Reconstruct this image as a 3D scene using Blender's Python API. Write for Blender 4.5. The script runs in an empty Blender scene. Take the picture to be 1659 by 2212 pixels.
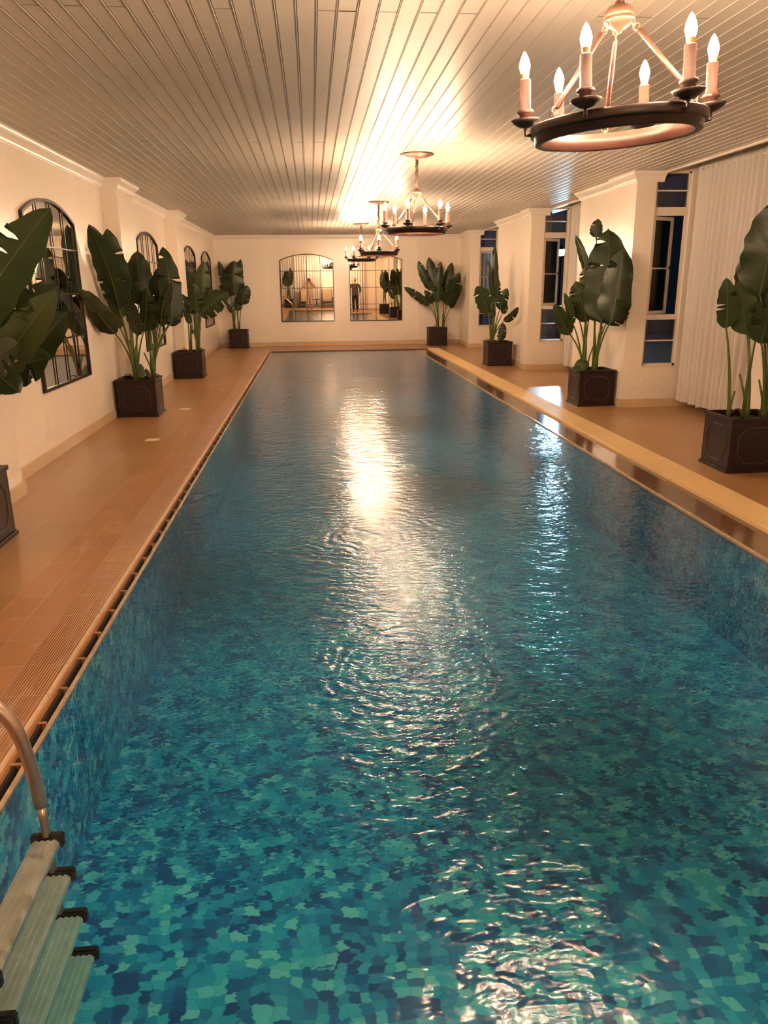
import bpy, bmesh, math, random
from math import sin, cos, pi, radians, sqrt, atan2
from mathutils import Vector, Matrix

sc = bpy.context.scene
COL = sc.collection

# ------------------------------------------------------------------ camera
YAW, PITCH, ROLL, FPX = 0.0883427, 0.2888704, -0.0102889, 1648.85
fwd = Vector((sin(YAW) * cos(PITCH), cos(YAW) * cos(PITCH), -sin(PITCH)))
rt = Vector((cos(YAW), -sin(YAW), 0.0))
up = rt.cross(fwd)
r2 = rt * cos(ROLL) + up * sin(ROLL)
u2 = up * cos(ROLL) - rt * sin(ROLL)
cam_data = bpy.data.cameras.new('camera')
cam_data.lens = 36.0 * FPX / 2212.0
cam_data.sensor_width = 36.0
cam_data.clip_start = 0.02
cam_data.clip_end = 200.0
cam = bpy.data.objects.new('camera', cam_data)
COL.objects.link(cam)
cam.matrix_world = Matrix(((r2.x, u2.x, -fwd.x, 0.0), (r2.y, u2.y, -fwd.y, 0.0),
                           (r2.z, u2.z, -fwd.z, 1.6), (0, 0, 0, 1)))
sc.camera = cam

# ------------------------------------------------------------------ world, exposure, light levels
BULB_COLOR = (1.0, 0.66, 0.41)
BULB_STRENGTH = 4050.0
LANTERN_COLOR = (0.45, 0.78, 1.0)
LANTERN_STRENGTH = 1300.0
w = bpy.data.worlds.new('night_sky')
sc.world = w
w.use_nodes = True
w.node_tree.nodes['Background'].inputs[0].default_value = (0.012, 0.014, 0.035, 1)
w.node_tree.nodes['Background'].inputs[1].default_value = 0.6
sc.view_settings.view_transform = 'Standard'
sc.view_settings.look = 'None'
sc.view_settings.exposure = 0.0
sc.view_settings.gamma = 1.0
sc.view_settings.use_curve_mapping = False
cy = sc.cycles
cy.use_adaptive_sampling = True
cy.adaptive_threshold = 0.04
cy.adaptive_min_samples = 20
cy.use_light_tree = False
cy.max_bounces = 8
cy.diffuse_bounces = 4
cy.glossy_bounces = 4
cy.transmission_bounces = 6
cy.transparent_max_bounces = 10
cy.sample_clamp_indirect = 50.0
cy.sample_clamp_direct = 0.0
cy.caustics_reflective = False
cy.caustics_refractive = False
try:
    cy.use_denoising = True
    cy.denoiser = 'OPENIMAGEDENOISE'
    cy.denoising_input_passes = 'RGB_ALBEDO_NORMAL'
except Exception:
    pass

# ------------------------------------------------------------------ measures of the place (metres)
XL, XPL = -2.57, -2.38          # left wall and its pilasters
XR, XRF = 4.06, 4.12            # right wall pilasters and faces
XB = 5.12                       # outer wall of the bays
D = 21.85                       # far wall
YR = -3.0                       # wall behind
H = 2.91                        # ceiling
HB = 2.79                       # underside of the cornice
PX0, PX1, PY0, PY1 = -1.07, 2.705, 1.1, 20.25   # pool water
WZ = -0.035                     # water level
PZ = -0.72                      # pool bottom
GI, GO = 3.0, 3.295             # overflow grating

# ------------------------------------------------------------------ mesh helpers
def new_obj(name, bm, m, parent=None, smooth=False):
    me = bpy.data.meshes.new(name)
    bm.normal_update()
    bm.to_mesh(me)
    bm.free()
    if smooth:
        for p in me.polygons:
            p.use_smooth = True
    for mm in (m if isinstance(m, (list, tuple)) else [m]):
        me.materials.append(mm)
    o = bpy.data.objects.new(name, me)
    COL.objects.link(o)
    if parent is not None:
        o.parent = parent
    return o

def thing(name, label, cat, loc=(0, 0, 0), rz=0.0, group=None):
    o = bpy.data.objects.new(name, None)
    o.empty_display_size = 0.1
    COL.objects.link(o)
    o.location = loc
    o.rotation_euler = (0, 0, rz)
    o['label'] = label
    o['category'] = cat
    if group:
        o['group'] = group
    return o

def tag(o, label, cat, group=None):
    o['label'] = label
    o['category'] = cat
    if group:
        o['group'] = group
    return o

def struct(o, label=None):
    o['kind'] = 'structure'
    if label:
        o['label'] = label
    return o

def copy_tree(o, parent=None):
    c = o.copy()
    COL.objects.link(c)
    c.parent = parent
    for ch in list(o.children):
        copy_tree(ch, c)
    return c

def box(bm, x0, y0, z0, x1, y1, z1, mi=0, mtx=None):
    vs = [bm.verts.new(v) for v in ((x0, y0, z0), (x1, y0, z0), (x1, y1, z0), (x0, y1, z0),
                                    (x0, y0, z1), (x1, y0, z1), (x1, y1, z1), (x0, y1, z1))]
    if mtx is not None:
        for v in vs:
            v.co = mtx @ v.co
    for f in ((0, 3, 2, 1), (4, 5, 6, 7), (0, 1, 5, 4), (1, 2, 6, 5), (2, 3, 7, 6), (3, 0, 4, 7)):
        fc = bm.faces.new([vs[i] for i in f])
        fc.material_index = mi
    return vs

def bevel_all(bm, r, seg=2):
    bmesh.ops.bevel(bm, geom=list(bm.edges), offset=r, segments=seg, affect='EDGES', profile=0.6)

def box_obj(name, a, b, m, parent=None, bev=0.0):
    bm = bmesh.new()
    box(bm, *a, *b)
    if bev:
        bevel_all(bm, bev)
    return new_obj(name, bm, m, parent)

def frames_along(pts):
    out = []
    n = len(pts)
    ref = Vector((0.13, 0.21, 0.97)).normalized()
    for i, p in enumerate(pts):
        t = (pts[min(i + 1, n - 1)] - pts[max(i - 1, 0)])
        if t.length < 1e-9:
            t = Vector((0, 0, 1))
        t.normalize()
        if abs(t.dot(ref)) > 0.95:
            ref = Vector((1, 0.1, 0)).normalized()
        a = t.cross(ref).normalized()
        b = t.cross(a).normalized()
        ref = -b if False else ref
        out.append((a, b))
    return out

def tube(bm, pts, rad, seg=8, closed=False, caps=True, mi=0):
    pts = [Vector(p) for p in pts]
    n = len(pts)
    rads = rad if isinstance(rad, (list, tuple)) else [rad] * n
    # parallel transport
    def tangent(i):
        if closed:
            t = pts[(i + 1) % n] - pts[(i - 1) % n]
        else:
            t = pts[min(i + 1, n - 1)] - pts[max(i - 1, 0)]
        return t.normalized()
    t0 = tangent(0)
    a = t0.orthogonal().normalized()
    rings = []
    for i in range(n):
        t = tangent(i)
        a = (a - t * a.dot(t)).normalized()
        b = t.cross(a)
        rings.append([bm.verts.new(pts[i] + (a * cos(2 * pi * k / seg) + b * sin(2 * pi * k / seg)) * rads[i]) for k in range(seg)])
    m = n if closed else n - 1
    for i in range(m):
        r, s = rings[i], rings[(i + 1) % n]
        for k in range(seg):
            f = bm.faces.new((r[k], r[(k + 1) % seg], s[(k + 1) % seg], s[k]))
            f.material_index = mi
            f.smooth = True
    if caps and not closed:
        bm.faces.new(list(reversed(rings[0]))).material_index = mi
        bm.faces.new(rings[-1]).material_index = mi

def lathe(bm, prof, seg=24, c=(0, 0, 0), mi=0, cap=True):
    c = Vector(c)
    rings = []
    for r, z in prof:
        if r < 1e-5:
            rings.append([bm.verts.new(c + Vector((0, 0, z)))])
        else:
            rings.append([bm.verts.new(c + Vector((r * cos(2 * pi * k / seg), r * sin(2 * pi * k / seg), z))) for k in range(seg)])
    for i in range(len(rings) - 1):
        r, s = rings[i], rings[i + 1]
        for k in range(seg):
            k2 = (k + 1) % seg
            if len(r) == 1 and len(s) == 1:
                continue
            if len(r) == 1:
                f = bm.faces.new((r[0], s[k2], s[k]))
            elif len(s) == 1:
                f = bm.faces.new((r[k], r[k2], s[0]))
            else:
                f = bm.faces.new((r[k], r[k2], s[k2], s[k]))
            f.smooth = True
            f.material_index = mi
    if cap:
        for rg, rev in ((rings[0], True), (rings[-1], False)):
            if len(rg) > 2:
                bm.faces.new(list(reversed(rg)) if rev else rg).material_index = mi

def sweep_profile(bm, path, prof, side=1):
    """mitred moulding: path of (x, y); prof of (out, z); out is measured to the side of the path."""
    n = len(path)
    P = [Vector((p[0], p[1])) for p in path]
    def nrm(a, b):
        d = (b - a).normalized()
        return Vector((-d.y, d.x)) * side
    offs = []
    for i in range(n):
        if i == 0:
            offs.append(nrm(P[0], P[1]))
        elif i == n - 1:
            offs.append(nrm(P[-2], P[-1]))
        else:
            a, b = nrm(P[i - 1], P[i]), nrm(P[i], P[i + 1])
            s = a + b
            offs.append(s / max(0.2, s.dot(a)))
    rings = [[bm.verts.new((P[i].x + offs[i].x * o, P[i].y + offs[i].y * o, z)) for o, z in prof] for i in range(n)]
    for i in range(n - 1):
        for k in range(len(prof) - 1):
            bm.faces.new((rings[i][k], rings[i + 1][k], rings[i + 1][k + 1], rings[i][k + 1]))
    for r in (rings[0], rings[-1]):
        try:
            bm.faces.new(r)
        except Exception:
            pass
    bmesh.ops.recalc_face_normals(bm, faces=list(bm.faces))

# ------------------------------------------------------------------ materials
class N:
    def __init__(s, name):
        s.m = bpy.data.materials.new(name)
        s.m.use_nodes = True
        s.t = s.m.node_tree
        s.t.nodes.clear()
        s.out = s.t.nodes.new('ShaderNodeOutputMaterial')
    def n(s, kind, **kw):
        nd = s.t.nodes.new(kind)
        for k, v in kw.items():
            if hasattr(nd, k):
                setattr(nd, k, v)
        return nd
    def l(s, a, b):
        s.t.links.new(a, b)
    def val(s, sock, v):
        if hasattr(v, 'is_linked') or hasattr(v, 'links'):
            s.l(v, sock)
        else:
            sock.default_value = v
    def coord(s, kind='Object'):
        return s.n('ShaderNodeTexCoord').outputs[kind]
    def mapping(s, vec, scale=(1, 1, 1), rot=(0, 0, 0), loc=(0, 0, 0)):
        m = s.n('ShaderNodeMapping')
        s.l(vec, m.inputs[0])
        m.inputs[1].default_value = loc
        m.inputs[2].default_value = rot
        m.inputs[3].default_value = scale
        return m.outputs[0]
    def noise(s, vec, scale=5.0, detail=3.0, rough=0.5, dist=0.0, out=0):
        nz = s.n('ShaderNodeTexNoise')
        s.l(vec, nz.inputs['Vector'])
        nz.inputs['Scale'].default_value = scale
        nz.inputs['Detail'].default_value = detail
        nz.inputs['Roughness'].default_value = rough
        nz.inputs['Distortion'].default_value = dist
        return nz.outputs[out]
    def math(s, op, a, b=None, c=None, clamp=False):
        nd = s.n('ShaderNodeMath', operation=op)
        nd.use_clamp = clamp
        for i, v in enumerate((a, b, c)):
            if v is not None:
                s.val(nd.inputs[i], v)
        return nd.outputs[0]
    def ramp(s, fac, stops, interp='LINEAR'):
        r = s.n('ShaderNodeValToRGB')
        r.color_ramp.interpolation = interp
        el = r.color_ramp.elements
        while len(el) < len(stops):
            el.new(0.5)
        for e, (p, c) in zip(el, stops):
            e.position = p
            e.color = (*c, 1) if len(c) == 3 else c
        s.l(fac, r.inputs[0])
        return r.outputs[0]
    def mix(s, fac, a, b):
        nd = s.n('ShaderNodeMix', data_type='RGBA')
        s.val(nd.inputs[0], fac)
        for sock, v in ((nd.inputs[6], a), (nd.inputs[7], b)):
            if isinstance(v, tuple):
                sock.default_value = (*v, 1) if len(v) == 3 else v
            else:
                s.l(v, sock)
        return nd.outputs[2]
    def bump(s, h, dist=1.0, strength=1.0, normal=None):
        b = s.n('ShaderNodeBump')
        b.inputs['Strength'].default_value = strength
        b.inputs['Distance'].default_value = dist
        s.l(h, b.inputs['Height'])
        if normal is not None:
            s.l(normal, b.inputs['Normal'])
        return b.outputs[0]
    def bsdf(s, color=(0.8, 0.8, 0.8), rough=0.5, metal=0.0, normal=None, **kw):
        b = s.n('ShaderNodeBsdfPrincipled')
        if isinstance(color, tuple):
            b.inputs['Base Color'].default_value = (*color, 1)
        else:
            s.l(color, b.inputs['Base Color'])
        s.val(b.inputs['Roughness'], rough)
        b.inputs['Metallic'].default_value = metal
        if normal is not None:
            s.l(normal, b.inputs['Normal'])
        for k, v in kw.items():
            s.val(b.inputs[k.replace('_', ' ')], v)
        return b.outputs[0]
    def done(s, shader):
        s.l(shader, s.out.inputs[0])
        return s.m

def simple(name, color, rough=0.5, metal=0.0, var=0.0, vscale=12.0, bump=0.0, bscale=40.0, **kw):
    g = N(name)
    co = g.coord()
    col = color
    if var:
        nz = g.noise(co, vscale, 4)
        col = g.mix(nz, tuple(max(0, c * (1 - var)) for c in color), tuple(min(1, c * (1 + var)) for c in color))
    nm = g.bump(g.noise(co, bscale, 3), bump) if bump else None
    return g.done(g.bsdf(col, rough, metal, nm, **kw))

def make_wall():
    g = N('gloss_cream_wall_paint')
    co = g.coord()
    sep = g.n('ShaderNodeSeparateXYZ')
    g.l(co, sep.inputs[0])
    base = g.mix(g.noise(co, 1.3, 4), (0.84, 0.745, 0.63), (0.90, 0.81, 0.70))
    # flaking patches low on the wall, ragged shapes of their own
    pn = g.noise(co, 2.6, 9, 0.62, 0.3)
    low = g.math('SUBTRACT', 0.66, g.math('MULTIPLY', sep.outputs[2], 0.55))
    thr = g.math('SUBTRACT', pn, g.math('SUBTRACT', 0.99, low))
    peel = g.math('MULTIPLY', thr, 22.0, clamp=True)
    fine = g.noise(co, 30, 6, 0.7)
    peel2 = g.math('MULTIPLY', peel, g.math('GREATER_THAN', fine, 0.47))
    col = g.mix(g.math('MULTIPLY', peel2, 0.6), base, (0.90, 0.84, 0.76))
    h1 = g.math('MULTIPLY', g.noise(co, 2.2, 2), 0.006)
    h2 = g.math('MULTIPLY', g.noise(co, 16, 4, 0.6), 0.0026)
    h3 = g.math('MULTIPLY', g.noise(co, 85, 2), 0.0005)
    h = g.math('ADD', g.math('ADD', h1, h2), g.math('ADD', h3, g.math('MULTIPLY', peel2, 0.003)))
    return g.done(g.bsdf(col, 0.25, 0, g.bump(h)))

def make_ceiling():
    g = N('gloss_ceiling_boards_paint')
    co = g.coord()
    base = g.mix(g.noise(co, 0.8, 4), (0.53, 0.475, 0.41), (0.61, 0.55, 0.475))
    h = g.math('ADD', g.math('MULTIPLY', g.noise(g.mapping(co, (1, 0.35, 1)), 9, 3), 0.0022),
               g.math('MULTIPLY', g.noise(co, 110, 3, 0.6), 0.0007))
    h = g.math('ADD', h, g.math('MULTIPLY', g.noise(g.mapping(co, (0.4, 1, 1)), 2.2, 2), 0.003))
    return g.done(g.bsdf(base, 0.42, 0, g.bump(h), Specular_IOR_Level=0.12))

def make_tiles(name, sx, sy, c1, c2, grout, offset=0.5, rough=0.3, ribs=False, stain=0.0, ox=0.0, oy=0.0, mortar=0.003):
    """tiles: long side along world Y (sy), short along X (sx)"""
    g = N(name)
    co = g.coord()
    v = g.mapping(co, (1, 1, 1), (0, 0, radians(90)), (ox, oy, 0))
    br = g.n('ShaderNodeTexBrick')
    br.offset = offset
    br.squash = 1.0
    g.l(v, br.inputs['Vector'])
    br.inputs['Scale'].default_value = 1.0
    br.inputs['Mortar Size'].default_value = mortar
    br.inputs['Mortar Smooth'].default_value = 0.1
    br.inputs['Brick Width'].default_value = sy
    br.inputs['Row Height'].default_value = sx
    br.inputs['Color1'].default_value = (*c1, 1)
    br.inputs['Color2'].default_value = (*c2, 1)
    br.inputs['Mortar'].default_value = (*grout, 1)
    nz = g.noise(co, 3.2, 5, 0.6)
    col = g.mix(g.math('MULTIPLY', nz, 0.4), br.outputs[0], (c1[0] * 0.82, c1[1] * 0.8, c1[2] * 0.78))
    if stain:
        sn = g.noise(g.mapping(co, (3.0, 1.0, 1)), 2.3, 8, 0.7, 0.4)
        st = g.math('MULTIPLY', g.math('SUBTRACT', sn, 0.56), 6.0, clamp=True)
        col = g.mix(g.math('MULTIPLY', st, stain), col, (0.62, 0.52, 0.42))
    h = g.math('MULTIPLY', br.outputs[1], -0.0018)
    h = g.math('ADD', h, g.math('MULTIPLY', g.noise(co, 5, 3), 0.0005))
    h = g.math('ADD', h, g.math('MULTIPLY', g.noise(co, 120, 2), 0.0002))
    if ribs:
        sep = g.n('ShaderNodeSeparateXYZ')
        g.l(co, sep.inputs[0])
        wv = g.math('SINE', g.math('MULTIPLY', sep.outputs[0], 2 * pi / 0.012))
        h = g.math('ADD', h, g.math('MULTIPLY', wv, 0.0012))
    rg = rough
    return g.done(g.bsdf(col, rg, 0, g.bump(h)))

def make_mosaic():
    g = N('blue_teal_pool_mosaic')
    co = g.coord()
    wob = g.n('ShaderNodeTexNoise')
    g.l(co, wob.inputs['Vector'])
    wob.inputs['Scale'].default_value = 7.0
    wob.inputs['Detail'].default_value = 2.0
    vm = g.n('ShaderNodeVectorMath', operation='MULTIPLY_ADD')
    g.l(wob.outputs['Color'], vm.inputs[0])
    vm.inputs[1].default_value = (0.075, 0.075, 0.03)
    wob2 = g.n('ShaderNodeTexNoise')
    g.l(co, wob2.inputs['Vector'])
    wob2.inputs['Scale'].default_value = 3.0
    vm0 = g.n('ShaderNodeVectorMath', operation='MULTIPLY_ADD')
    g.l(wob2.outputs['Color'], vm0.inputs[0])
    vm0.inputs[1].default_value = (0.16, 0.16, 0.05)
    g.l(co, vm0.inputs[2])
    g.l(vm0.outputs[0], vm.inputs[2])
    # ripple refraction warped into the tile pattern, stronger farther down the pool
    wob3 = g.n('ShaderNodeTexNoise')
    g.l(g.mapping(co, (0.7, 1.4, 1)), wob3.inputs['Vector'])
    wob3.inputs['Scale'].default_value = 38.0
    wob3.inputs['Detail'].default_value = 2.0
    spy = g.n('ShaderNodeSeparateXYZ')
    g.l(co, spy.inputs[0])
    am = g.math('MULTIPLY', g.math('SUBTRACT', spy.outputs[1], 1.5), 0.075, clamp=True)
    w3 = g.n('ShaderNodeVectorMath', operation='SCALE')
    g.l(wob3.outputs['Color'], w3.inputs[0])
    g.l(am, w3.inputs['Scale'])
    w4 = g.n('ShaderNodeVectorMath', operation='ADD')
    g.l(vm.outputs[0], w4.inputs[0])
    g.l(w3.outputs[0], w4.inputs[1])
    sc_ = g.n('ShaderNodeVectorMath', operation='SCALE')
    g.l(w4.outputs[0], sc_.inputs[0])
    sc_.inputs['Scale'].default_value = 1.0 / 0.045
    fl = g.n('ShaderNodeVectorMath', operation='FLOOR')
    g.l(sc_.outputs[0], fl.inputs[0])
    fr = g.n('ShaderNodeVectorMath', operation='FRACTION')
    g.l(sc_.outputs[0], fr.inputs[0])
    wn = g.n('ShaderNodeTexWhiteNoise', noise_dimensions='3D')
    g.l(fl.outputs[0], wn.inputs['Vector'])
    col = g.ramp(wn.outputs['Value'], [(0.0, (0.003, 0.07, 0.30)), (0.17, (0.005, 0.15, 0.44)), (0.34, (0.012, 0.29, 0.62)),
                                      (0.55, (0.03, 0.45, 0.76)), (0.80, (0.10, 0.68, 0.86)), (1.0, (0.42, 0.90, 0.88))])
    # patches where one blue dominates
    pn = g.noise(co, 1.1, 3)
    col = g.mix(g.math('MULTIPLY', pn, 0.18), col, (0.010, 0.30, 0.56))
    sep = g.n('ShaderNodeSeparateXYZ')
    g.l(fr.outputs[0], sep.inputs[0])
    def edge(s_):
        return g.math('LESS_THAN', g.math('MINIMUM', s_, g.math('SUBTRACT', 1.0, s_)), 0.045)
    gr = g.math('MAXIMUM', edge(sep.outputs[0]), edge(sep.outputs[1]))
    col = g.mix(g.math('MULTIPLY', gr, 0.35), col, (0.01, 0.16, 0.34))
    return g.done(g.bsdf(col, 0.35))

def make_water():
    g = N('rippled_pool_water')
    co = g.coord()
    a = g.math('MULTIPLY', g.noise(co, 3.6, 2, 0.5, 0.6), 0.010)
    b = g.math('MULTIPLY', g.noise(g.mapping(co, (0.8, 1.25, 1)), 9.0, 2, 0.45, 0.8), 0.0080)
    c = g.math('MULTIPLY', g.noise(g.mapping(co, (0.75, 1.4, 1)), 26.0, 1, 0.5, 0.4), 0.0032)
    f_ = g.math('MULTIPLY', g.noise(g.mapping(co, (0.8, 1.3, 1)), 50.0, 1, 0.5), 0.0003)
    h = g.math('ADD', g.math('ADD', a, b), g.math('ADD', c, f_))
    # rings spreading where the water wells up
    for cx_, cy_, amp, lam, rad in ((0.40, 3.05, 0.0010, 0.075, 1.2), (0.3, 4.9, 0.0012, 0.09, 1.2)):
        vm = g.n('ShaderNodeVectorMath', operation='DISTANCE')
        wob = g.n('ShaderNodeVectorMath', operation='MULTIPLY_ADD')
        nz = g.n('ShaderNodeTexNoise')
        g.l(co, nz.inputs['Vector'])
        nz.inputs['Scale'].default_value = 2.6
        g.l(nz.outputs['Color'], wob.inputs[0])
        wob.inputs[1].default_value = (0.34, 0.34, 0.0)
        g.l(co, wob.inputs[2])
        flat = g.n('ShaderNodeVectorMath', operation='MULTIPLY')
        g.l(wob.outputs[0], flat.inputs[0])
        flat.inputs[1].default_value = (1, 1, 0)
        g.l(flat.outputs[0], vm.inputs[0])
        vm.inputs[1].default_value = (cx_ + 0.17, cy_ + 0.17, 0)
        d = vm.outputs['Value']
        ring = g.math('SINE', g.math('MULTIPLY', d, 2 * pi / lam))
        fall = g.math('SUBTRACT', 1.0, g.math('DIVIDE', d, rad), clamp=True)
        chop = g.math('MULTIPLY', g.noise(g.mapping(co, (0.8, 1.25, 1)), 36.0, 1, 0.5, 0.6), 0.0052)
        h = g.math('ADD', h, g.math('MULTIPLY', g.math('POWER', fall, 0.6), g.math('ADD', chop, g.math('MULTIPLY', ring, amp))))
    nm = g.bump(h)
    fr = g.n('ShaderNodeFresnel')
    fr.inputs['IOR'].default_value = 1.39
    g.l(nm, fr.inputs['Normal'])
    gl = g.n('ShaderNodeBsdfGlossy')
    gl.inputs['Roughness'].default_value = 0.125
    gl.inputs['Color'].default_value = (1, 1, 1, 1)
    g.l(nm, gl.inputs['Normal'])
    tr = g.n('ShaderNodeBsdfTransparent')
    tr.inputs['Color'].default_value = (0.93, 0.98, 1.0, 1)
    mx = g.n('ShaderNodeMixShader')
    g.l(fr.outputs[0], mx.inputs[0])
    g.l(tr.outputs[0], mx.inputs[1])
    g.l(gl.outputs[0], mx.inputs[2])
    va = g.n('ShaderNodeVolumeAbsorption')
    va.inputs['Color'].default_value = (0.10, 0.88, 0.93, 1)
    va.inputs['Density'].default_value = 0.85
    g.l(va.outputs[0], g.out.inputs['Volume'])
    return g.done(mx.outputs[0])

def make_glass(name, tint=(0.92, 0.95, 0.97), ior=1.5):
    g = N(name)
    fr = g.n('ShaderNodeFresnel')
    fr.inputs['IOR'].default_value = ior
    gl = g.n('ShaderNodeBsdfGlossy')
    gl.inputs['Roughness'].default_value = 0.01
    tr = g.n('ShaderNodeBsdfTransparent')
    tr.inputs['Color'].default_value = (*tint, 1)
    mx = g.n('ShaderNodeMixShader')
    g.l(fr.outputs[0], mx.inputs[0])
    g.l(tr.outputs[0], mx.inputs[1])
    g.l(gl.outputs[0], mx.inputs[2])
    return g.done(mx.outputs[0])

def make_mirror():
    g = N('silvered_mirror_glass')
    gl = g.n('ShaderNodeBsdfGlossy')
    gl.inputs['Color'].default_value = (0.86, 0.83, 0.77, 1)
    gl.inputs['Roughness'].default_value = 0.004
    nz = g.noise(g.coord(), 1.6, 1)
    g.l(g.bump(nz, 0.0003), gl.inputs['Normal'])
    return g.done(gl.outputs[0])

def make_leaf(name, c1, c2, under):
    g = N(name)
    uv = g.n('ShaderNodeUVMap').outputs[0]
    sep = g.n('ShaderNodeSeparateXYZ')
    g.l(uv, sep.inputs[0])
    rib = g.math('SINE', g.math('MULTIPLY', g.math('ADD', sep.outputs[0], g.math('MULTIPLY', g.math('ABSOLUTE', g.math('SUBTRACT', sep.outputs[1], 0.5)), -0.25)), 260.0))
    co = g.coord()
    base = g.mix(g.noise(co, 7, 3), c1, c2)
    geo = g.n('ShaderNodeNewGeometry')
    base = g.mix(geo.outputs['Backfacing'], base, under)
    h = g.math('ADD', g.math('MULTIPLY', rib, 0.00016), g.math('MULTIPLY', g.noise(co, 9, 3), 0.006))
    return g.done(g.bsdf(base, 0.36, 0, g.bump(h), Specular_IOR_Level=0.36))

def make_curtain():
    g = N('sheer_white_curtain_fabric')
    co = g.coord()
    df = g.n('ShaderNodeBsdfDiffuse')
    df.inputs['Color'].default_value = (0.88, 0.84, 0.80, 1)
    tl = g.n('ShaderNodeBsdfTranslucent')
    tl.inputs['Color'].default_value = (0.85, 0.80, 0.76, 1)
    tr = g.n('ShaderNodeBsdfTransparent')
    m1 = g.n('ShaderNodeMixShader')
    m1.inputs[0].default_value = 0.22
    g.l(df.outputs[0], m1.inputs[1])
    g.l(tl.outputs[0], m1.inputs[2])
    m2 = g.n('ShaderNodeMixShader')
    m2.inputs[0].default_value = 0.12
    g.l(m1.outputs[0], m2.inputs[1])
    g.l(tr.outputs[0], m2.inputs[2])
    return g.done(m2.outputs[0])

def make_wood(name, c1, c2, rough=0.4, scale=18.0):
    g = N(name)
    co = g.coord()
    v = g.mapping(co, (3, 3, 0.35))
    nz = g.noise(v, scale, 5, 0.6, 0.6)
    col = g.mix(nz, c1, c2)
    return g.done(g.bsdf(col, rough, 0, g.bump(nz, 0.0008)))

def emit(name, color, strength):
    g = N(name)
    e = g.n('ShaderNodeEmission')
    e.inputs[0].default_value = (*color, 1)
    e.inputs[1].default_value = strength
    return g.done(e.outputs[0])

def make_pot():
    g = N('aged_dark_bronze_planter')
    co = g.coord()
    nz = g.noise(co, 9, 6, 0.6)
    col = g.mix(nz, (0.013, 0.006, 0.007), (0.030, 0.015, 0.015))
    sc_ = g.math('MULTIPLY', g.math('SUBTRACT', g.noise(g.mapping(co, (1, 1, 3)), 14, 7, 0.7), 0.60), 8.0, clamp=True)
    col = g.mix(g.math('MULTIPLY', sc_, 0.35), col, (0.16, 0.12, 0.09))
    return g.done(g.bsdf(col, 0.45, 0.0, g.bump(nz, 0.003), Specular_IOR_Level=0.3))

M_WALL = make_wall()
M_CEIL = make_ceiling()
M_TRIM = simple('white_gloss_cornice_paint', (0.86, 0.79, 0.71), 0.28, var=0.04, bump=0.0015, bscale=20)
M_BASE = simple('buff_skirting_tile', (0.60, 0.44, 0.27), 0.35, var=0.12, vscale=5, bump=0.002, bscale=15)
M_DECK = make_tiles('tan_deck_tiles', 0.322, 0.67, (0.42, 0.235, 0.105), (0.34, 0.19, 0.082), (0.54, 0.34, 0.19), 0.5, 0.31, ox=0.37, oy=0.038, mortar=0.0035)
M_COPE = make_tiles('tan_coping_tiles', 0.163, 0.27, (0.42, 0.215, 0.10), (0.36, 0.18, 0.08), (0.50, 0.33, 0.20), 0.0, 0.34, stain=0.55, ox=0.21, oy=0.02, mortar=0.003)
M_RIB = make_tiles('ribbed_edge_tiles', 0.163, 0.27, (0.42, 0.22, 0.10), (0.36, 0.18, 0.08), (0.5, 0.33, 0.2), 0.0, 0.3, ribs=True, stain=0.7, ox=0.21, oy=0.02, mortar=0.003)
M_WET = make_tiles('wet_overflow_tiles', 0.30, 0.30, (0.15, 0.075, 0.032), (0.12, 0.062, 0.028), (0.08, 0.04, 0.02), 0.0, 0.10, mortar=0.002)
M_NOSE = simple('pale_tile_nosing', (0.66, 0.50, 0.36), 0.3, var=0.1)
M_SLOT = simple('dark_overflow_channel', (0.025, 0.022, 0.022), 0.5)
M_LIP = simple('wet_stone_lip', (0.46, 0.35, 0.24), 0.15, var=0.4, vscale=20, bump=0.004, bscale=30)
M_GRATE = simple('cream_plastic_grating', (0.80, 0.59, 0.31), 0.45, var=0.12, vscale=3)
M_MOSAIC = make_mosaic()
M_WATER = make_water()
M_GLASS = make_glass('window_glass')
M_MIRROR = make_mirror()
M_BLACK = simple('black_iron_mirror_frame', (0.022, 0.014, 0.012), 0.32, 0.4)
M_IRON = simple('dark_bronze_iron', (0.045, 0.030, 0.026), 0.38, 0.55)
M_CWOOD = make_wood('coppery_brown_wood', (0.036, 0.014, 0.009), (0.080, 0.033, 0.022), 0.4)
M_BRASS = simple('antique_copper_metal', (0.20, 0.11, 0.075), 0.38, 0.6, var=0.3, vscale=30)
M_CORD = simple('brown_gathered_cord_cover', (0.10, 0.055, 0.035), 0.7, var=0.3)
def make_bulb():
    # candle bulb: the filament throws its light sideways and down, little through the drawn-out tip
    g = N('lit_candle_bulb')
    geo = g.n('ShaderNodeNewGeometry')
    sp = g.n('ShaderNodeSeparateXYZ')
    g.l(geo.outputs['True Normal'], sp.inputs[0])
    up_ = g.math('MULTIPLY', g.math('ADD', sp.outputs[2], 0.16), 5.0, clamp=True)
    st = g.math('MULTIPLY', g.math('SUBTRACT', 1.0, up_), BULB_STRENGTH)
    st = g.math('MAXIMUM', st, 12.0)
    e = g.n('ShaderNodeEmission')
    e.inputs[0].default_value = (*BULB_COLOR, 1)
    g.l(st, e.inputs[1])
    return g.done(e.outputs[0])
M_BULB = make_bulb()
M_BCOL = simple('amber_bulb_collar', (0.75, 0.48, 0.16), 0.3)
M_LEAF = [make_leaf('dark_banana_leaf', (0.008, 0.017, 0.005), (0.016, 0.030, 0.008), (0.020, 0.032, 0.010)),
          make_leaf('olive_banana_leaf', (0.020, 0.036, 0.007), (0.036, 0.056, 0.012), (0.030, 0.046, 0.014)),
          make_leaf('light_banana_leaf', (0.036, 0.056, 0.012), (0.058, 0.080, 0.020), (0.050, 0.070, 0.022))]
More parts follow.
